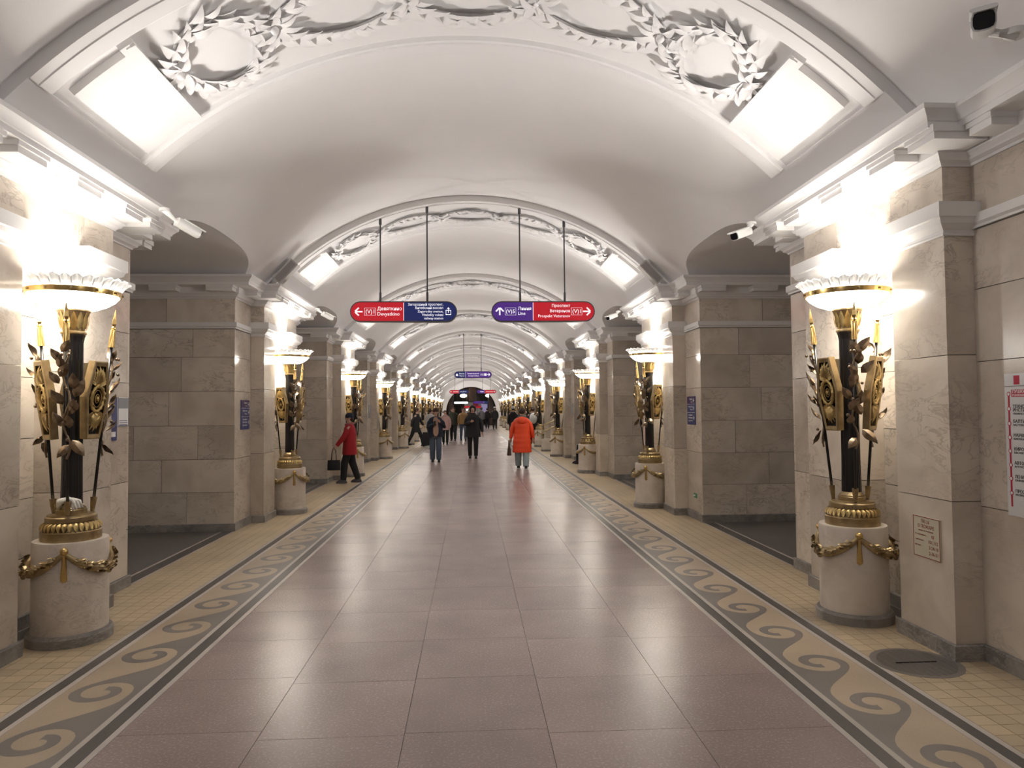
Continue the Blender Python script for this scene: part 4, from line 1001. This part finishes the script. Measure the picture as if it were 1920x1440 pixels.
    for sd in (-1, 1):
        sh, el, wr, hd = arm[sd]; q = MB(); shv = Vector(sh)+Vector((-sd*.045,0,-.02))
        mid1 = (Vector(sh)+Vector(el))/2; mid2 = (Vector(el)+Vector(wr))/2
        q.tube([S(shv), S(mid1), S(el), S(mid2), S(wr)], [.058*k, .073*k, .064*k, .058*k, .046*k], 12); q.build('sleeve', coat, co, smooth=60)
    if front is not None:     # open jacket: pullover in front
        q = MB(); rg = []
        for z, a in ((1.43,.055),(1.34,.09),(1.15,.11),(.95,.125),(.79,.13)): c_ = S((0,-.090,z+dz)); rg.append((c_[0], c_[1], c_[2], a*k, .095*k*(.6 if z > 1.4 else 1)))
        q.loft(rg, 14); q.build('pullover', front, t, smooth=60)
    if collar is not None: 
        q = MB(); pts = [S((.085*cos(2*PI*i/14), -.005+.080*sin(2*PI*i/14), 1.445+dz+.012*sin(2*PI*i/14))) for i in range(15)]; q.tube(pts, .036*k, 8, sx=1.2); q.build('scarf', collar, t, smooth=True)
    # trousers
    q = MB(); 
    for sd in (-1, 1):
        hp, kn, an = leg[sd]; m1 = (Vector(hp)+Vector(kn))/2; m2 = (Vector(kn)+Vector(an))/2; w_ = legw
        q.tube([S((hp[0], hp[1], hp[2]+.04)), S(m1), S(kn), S(m2), S((an[0], an[1], an[2]-.005))], [.105*k, .096*k, .078*k*w_, .070*k*w_, .062*k*w_], 12)
    if not sit: c1, c2 = S((0,0,1.0)), S((0,0,.84)); q.loft([(c1[0], c1[1], c1[2], .17*k, .12*k), (c2[0], c2[1], c2[2], .185*k, .125*k)], 16)
    q.build('trousers', trous, t, smooth=60)
    for sd in (-1, 1):
        an = leg[sd][2]; q = MB(); base = 0 if an[2] < .1 else .035; X_, Y_ = an[0]*k, (an[1])*k
        rg = [(X_, Y_-.045*k, base*k, .046*k, .135*k), (X_, Y_-.045*k, (base+.03)*k, .047*k, .136*k), (X_, Y_-.035*k, (base+.06)*k, .042*k, .115*k), (X_, Y_-.005*k, (base+.10)*k, .040*k, .06*k), (X_, Y_, (base+.15)*k, .042*k, .05*k)]
        q.loft(rg, 14); sh_ = q.build('shoe', shoes, t, smooth=50)
        if sole: q = MB(); q.loft([(X_, Y_-.045*k, base*k, .050*k, .140*k), (X_, Y_-.045*k, (base+.025)*k, .050*k, .140*k)], 14); q.build('sole', sole, sh_)
    kind, hm_ = head
    q = MB()
    if kind == 'beanie':
        rg = [(.0,-.0,-.02,.098,.108),(.0,0,.03,.100,.110),(0,0,.07,.088,.096),(0,.005,.10,.06,.065),(0,.01,.112,.015,.015)]
        q.loft([(S((a, b, hz+c))[0], S((a, b, hz+c+.02))[1], S((a, b, hz+c+.02))[2], d*k, e*k) for a, b, c, d, e in rg], 16); q.build('hat', hm_, t, smooth=60)
        q = MB(); q.ball(S((0,.045,hz-.02)), .088*k, .060*k, .07*k, n=12, k=6); q.build('hair', HAIRB, t, smooth=True)
    elif kind == 'hair':
        q.ball(S((0,.018,hz+.018)), .100*k, .105*k, .094*k, n=16, k=10); q.v = [(v_[0], max(v_[1], S((0,-.062,hz))[1]) if v_[2] < S((0,0,hz+.05))[2] else v_[1], v_[2]) for v_ in q.v]; q.build('hair', hm_, t, smooth=True)
    elif kind == 'hood':
        q.ball(S((0,.022,hz+.008)), .118*k, .120*k, .130*k, n=18, k=12); q.v = [(v_[0], max(v_[1], S((0,-.058,hz))[1]), v_[2]) for v_ in q.v]; q.build('hood', hm_, t, smooth=60)
        MB().loft([(0, S((0,.02,1.40+dz))[1], S((0,0,1.39+dz))[2], .13*k, .10*k), (0, S((0,.02,1.5))[1], S((0,0,1.49+dz))[2], .095*k, .085*k)], 14).build('hood_collar', hm_, t, smooth=60)
    if hood:      # hood lying on the shoulders
        q = MB(); q.ball(S((0,.105,1.345+dz)), .150*k, .085*k, .115*k, n=16, k=8); q.build('folded_hood', coat, co, smooth=True)
    return t, arm, k
def world_hand(t, arm, k, sd):
    p = Vector(arm[sd][3])*k; return t.matrix_basis @ p
def handbag(label, loc, rz, w, h, d, m, strap=.18, name='handbag', cat='bag'):
    t = empty(name, loc, rz); tag(t, label, cat)
    q = MB(); q.v = []; 
    q.loft([(0,0,0,w*.5,d*.5),(0,0,.02,w*.52,d*.55),(0,0,h*.6,w*.46,d*.42),(0,0,h,w*.38,d*.2)], 16); q.v = [(math.copysign(min(abs(v_[0])*1.25, w*.5), v_[0]), v_[1], v_[2]) for v_ in q.v]; q.build('bag_body', m, t, smooth=50)
    for dy in (-d*.12, d*.12):
        q = MB(); q.tube([(-w*.2, dy, h*.95), (-w*.14, dy, h+strap*.7), (0, dy, h+strap), (w*.14, dy, h+strap*.7), (w*.2, dy, h*.95)], .008, 6); q.build('handle', m, t, smooth=True)
    return t
def hand_to(t, arm, k, sd): bpy.context.view_layer.update(); return world_hand(t, arm, k, sd)
t, arm, k = person('person in red jacket and dark beanie walking left with a black bag', -2.70, 16.0, -82, 1.52, K_RED, .70, K_BLACK, K_BOOT, ('beanie', K_NAVY), ('pocket','fwd'), .15, collar=K_SCARF, fingers=True, wide=1.08, legw=1.15)
for a_ in (1,):
    p = hand_to(t, arm, k, 1); handbag('black handbag held by the person in red jacket', (p.x-.03, p.y-.02, .30), math.radians(8), .27, .22, .10, K_BLACK, p.z-.30-.22+.0)
t, arm, k = person('person in open black jacket, beige pullover and jeans looking at a phone', -1.10, 21.9, 4, 1.62, K_NAVY, .80, K_JEAN, K_BLACK, ('beanie', K_BROWN), ('phone','strap'), .10, front=K_BEIGE, fingers=True, wide=1.12, legw=1.25)
p = hand_to(t, arm, k, -1); o = MB().box(-.035,.035,-.006,.006,-.06,.07).build('phone', BLK); o.location = (p.x, p.y-.03, p.z+.02); tag(o, 'dark phone held by the person in beige pullover', 'phone')
t, arm, k = person('person in black hooded jacket and black trousers walking toward the camera', .035, 23.3, 0, 1.69, K_BLACK, .70, K_BLACK, K_BLACK, ('hood', K_BLACK), ('phone','out'), .08, fingers=True, wide=1.12)
t, arm, k = person('person seen from behind in long bright orange padded coat', 1.33, 19.0, 180, 1.62, K_ORANGE, .46, K_PALE, K_BLACK, ('hair', HAIRB), ('out','out'), .12, hood=True, collar=K_GREY, fingers=True, wide=1.06, legw=1.35, sole=K_WHITE, quilt=True)
p = hand_to(t, arm, k, 1); handbag('brown handbag held by the person in orange coat', (p.x-.04, p.y, .36), math.radians(85), .30, .26, .11, K_BROWN, max(.08, p.z-.36-.26))
person('person in pale pink coat with brown hair and shoulder strap', -1.20, 32.8, 0, 1.55, K_PINK, .72, K_BLACK, K_BLACK, ('hair', HAIRB), ('down','down'), .10, collar=K_PINK)
person('bearded person in dark green jacket beside the pink coat', -.93, 36.6, 0, 1.70, K_GREEN, .80, K_BLACK, K_BLACK, ('hair', HAIRB), ('down','back'), .14, wide=1.1)
person('person in tan jacket and blue jeans left of the black hooded person', -.42, 36.4, 8, 1.68, K_TAN, .85, K_JEAN, K_BLACK, ('hair', HAIRB), ('down','fwd'), .12)
person('person in pale jacket and dark backpack behind the open black jacket', -1.98, 34.5, 150, 1.62, K_WHITE, .80, K_BLACK, K_BLACK, ('hair', HAIRB), ('down','down'), .06, wide=1.1)
o = MB().box(-.24,.24,-.14,.14,.05,.62).build('suitcase', K_BLACK); o.location = (-1.86, 31.0, 0); tag(o, 'black suitcase standing behind the person in open black jacket', 'suitcase')
q = MB()
for sx in (-.2, .2):
    for sy in (-.1, .1): q.ball((sx, sy, .03), .03, n=8, k=5)
q.build('wheel', BLK, o, smooth=True)['kind'] = 'stuff'
person('person in black coat striding past the fifth lamp on the left', -2.45, 31.6, 78, 1.66, K_BLACK, .62, K_BLACK, K_BLACK, ('hair', HAIRB), ('back','fwd'), .30, lean=.12)
person('person in black coat and white hat left of the orange coat', 2.05, 35.2, 190, 1.70, K_BLACK, .80, K_BLACK, K_BLACK, ('beanie', K_WHITE), ('down','down'), .14)
t, arm, k = person('person with dark hair and white backpack right of the orange coat', 2.62, 30.6, 185, 1.66, K_BLACK, .82, K_BLACK, K_BLACK, ('hair', HAIRB), ('down','down'), .08)
o = MB().ball((0,0,0), .17, .10, .24, n=14, k=8).build('backpack', K_WHITE, smooth=True); o.location = (2.62, 30.32, 1.18); tag(o, 'white backpack worn by the dark-haired person on the right', 'bag')
for i, (x, y, H, c1, hd, lb) in enumerate(((.80, 57.0, 1.72, K_GREY, ('beanie', K_GREY), 'distant person in grey coat right of the black hooded person'), (1.30, 58.5, 1.66, K_BLACK, ('hair', HAIRB), 'distant person in black between grey coat and white cap'), (1.85, 56.5, 1.76, K_BLACK, ('beanie', K_WHITE), 'distant person in dark coat and white cap near the end arch'), (-1.35, 50.0, 1.68, K_BLACK, ('hair', HAIRB), 'distant person in black behind the pink coat, far left'), (-.12, 44, 1.66, K_BROWN, ('beanie', K_WHITE), 'distant person in brown with pale hat beside the tan jacket'))):
    person(lb, x, y, 180 if i < 3 else 0, H, c1, .75, K_BLACK, K_BLACK, hd, ('down','down'), .12)
bn = empty('bench', (3.66, 20.5, 0)); tag(bn, 'low dark bench in the passage behind the third right lamp', 'bench')
MB().box(-.22,.22,-.6,.6,.34,.385).build('seat', K_BROWN, bn)
for yy in (-.5, .5): MB().box(-.20,.20,yy-.03,yy+.03,0,.34).build('leg', BLK, bn)
person('person in black sitting on the bench behind the third right lamp', 3.50, 20.5, -85, 1.64, K_BLACK, .9, K_BLACK, K_BLACK, ('hood', K_BLACK), ('fwd','fwd'), 0, sit=True)
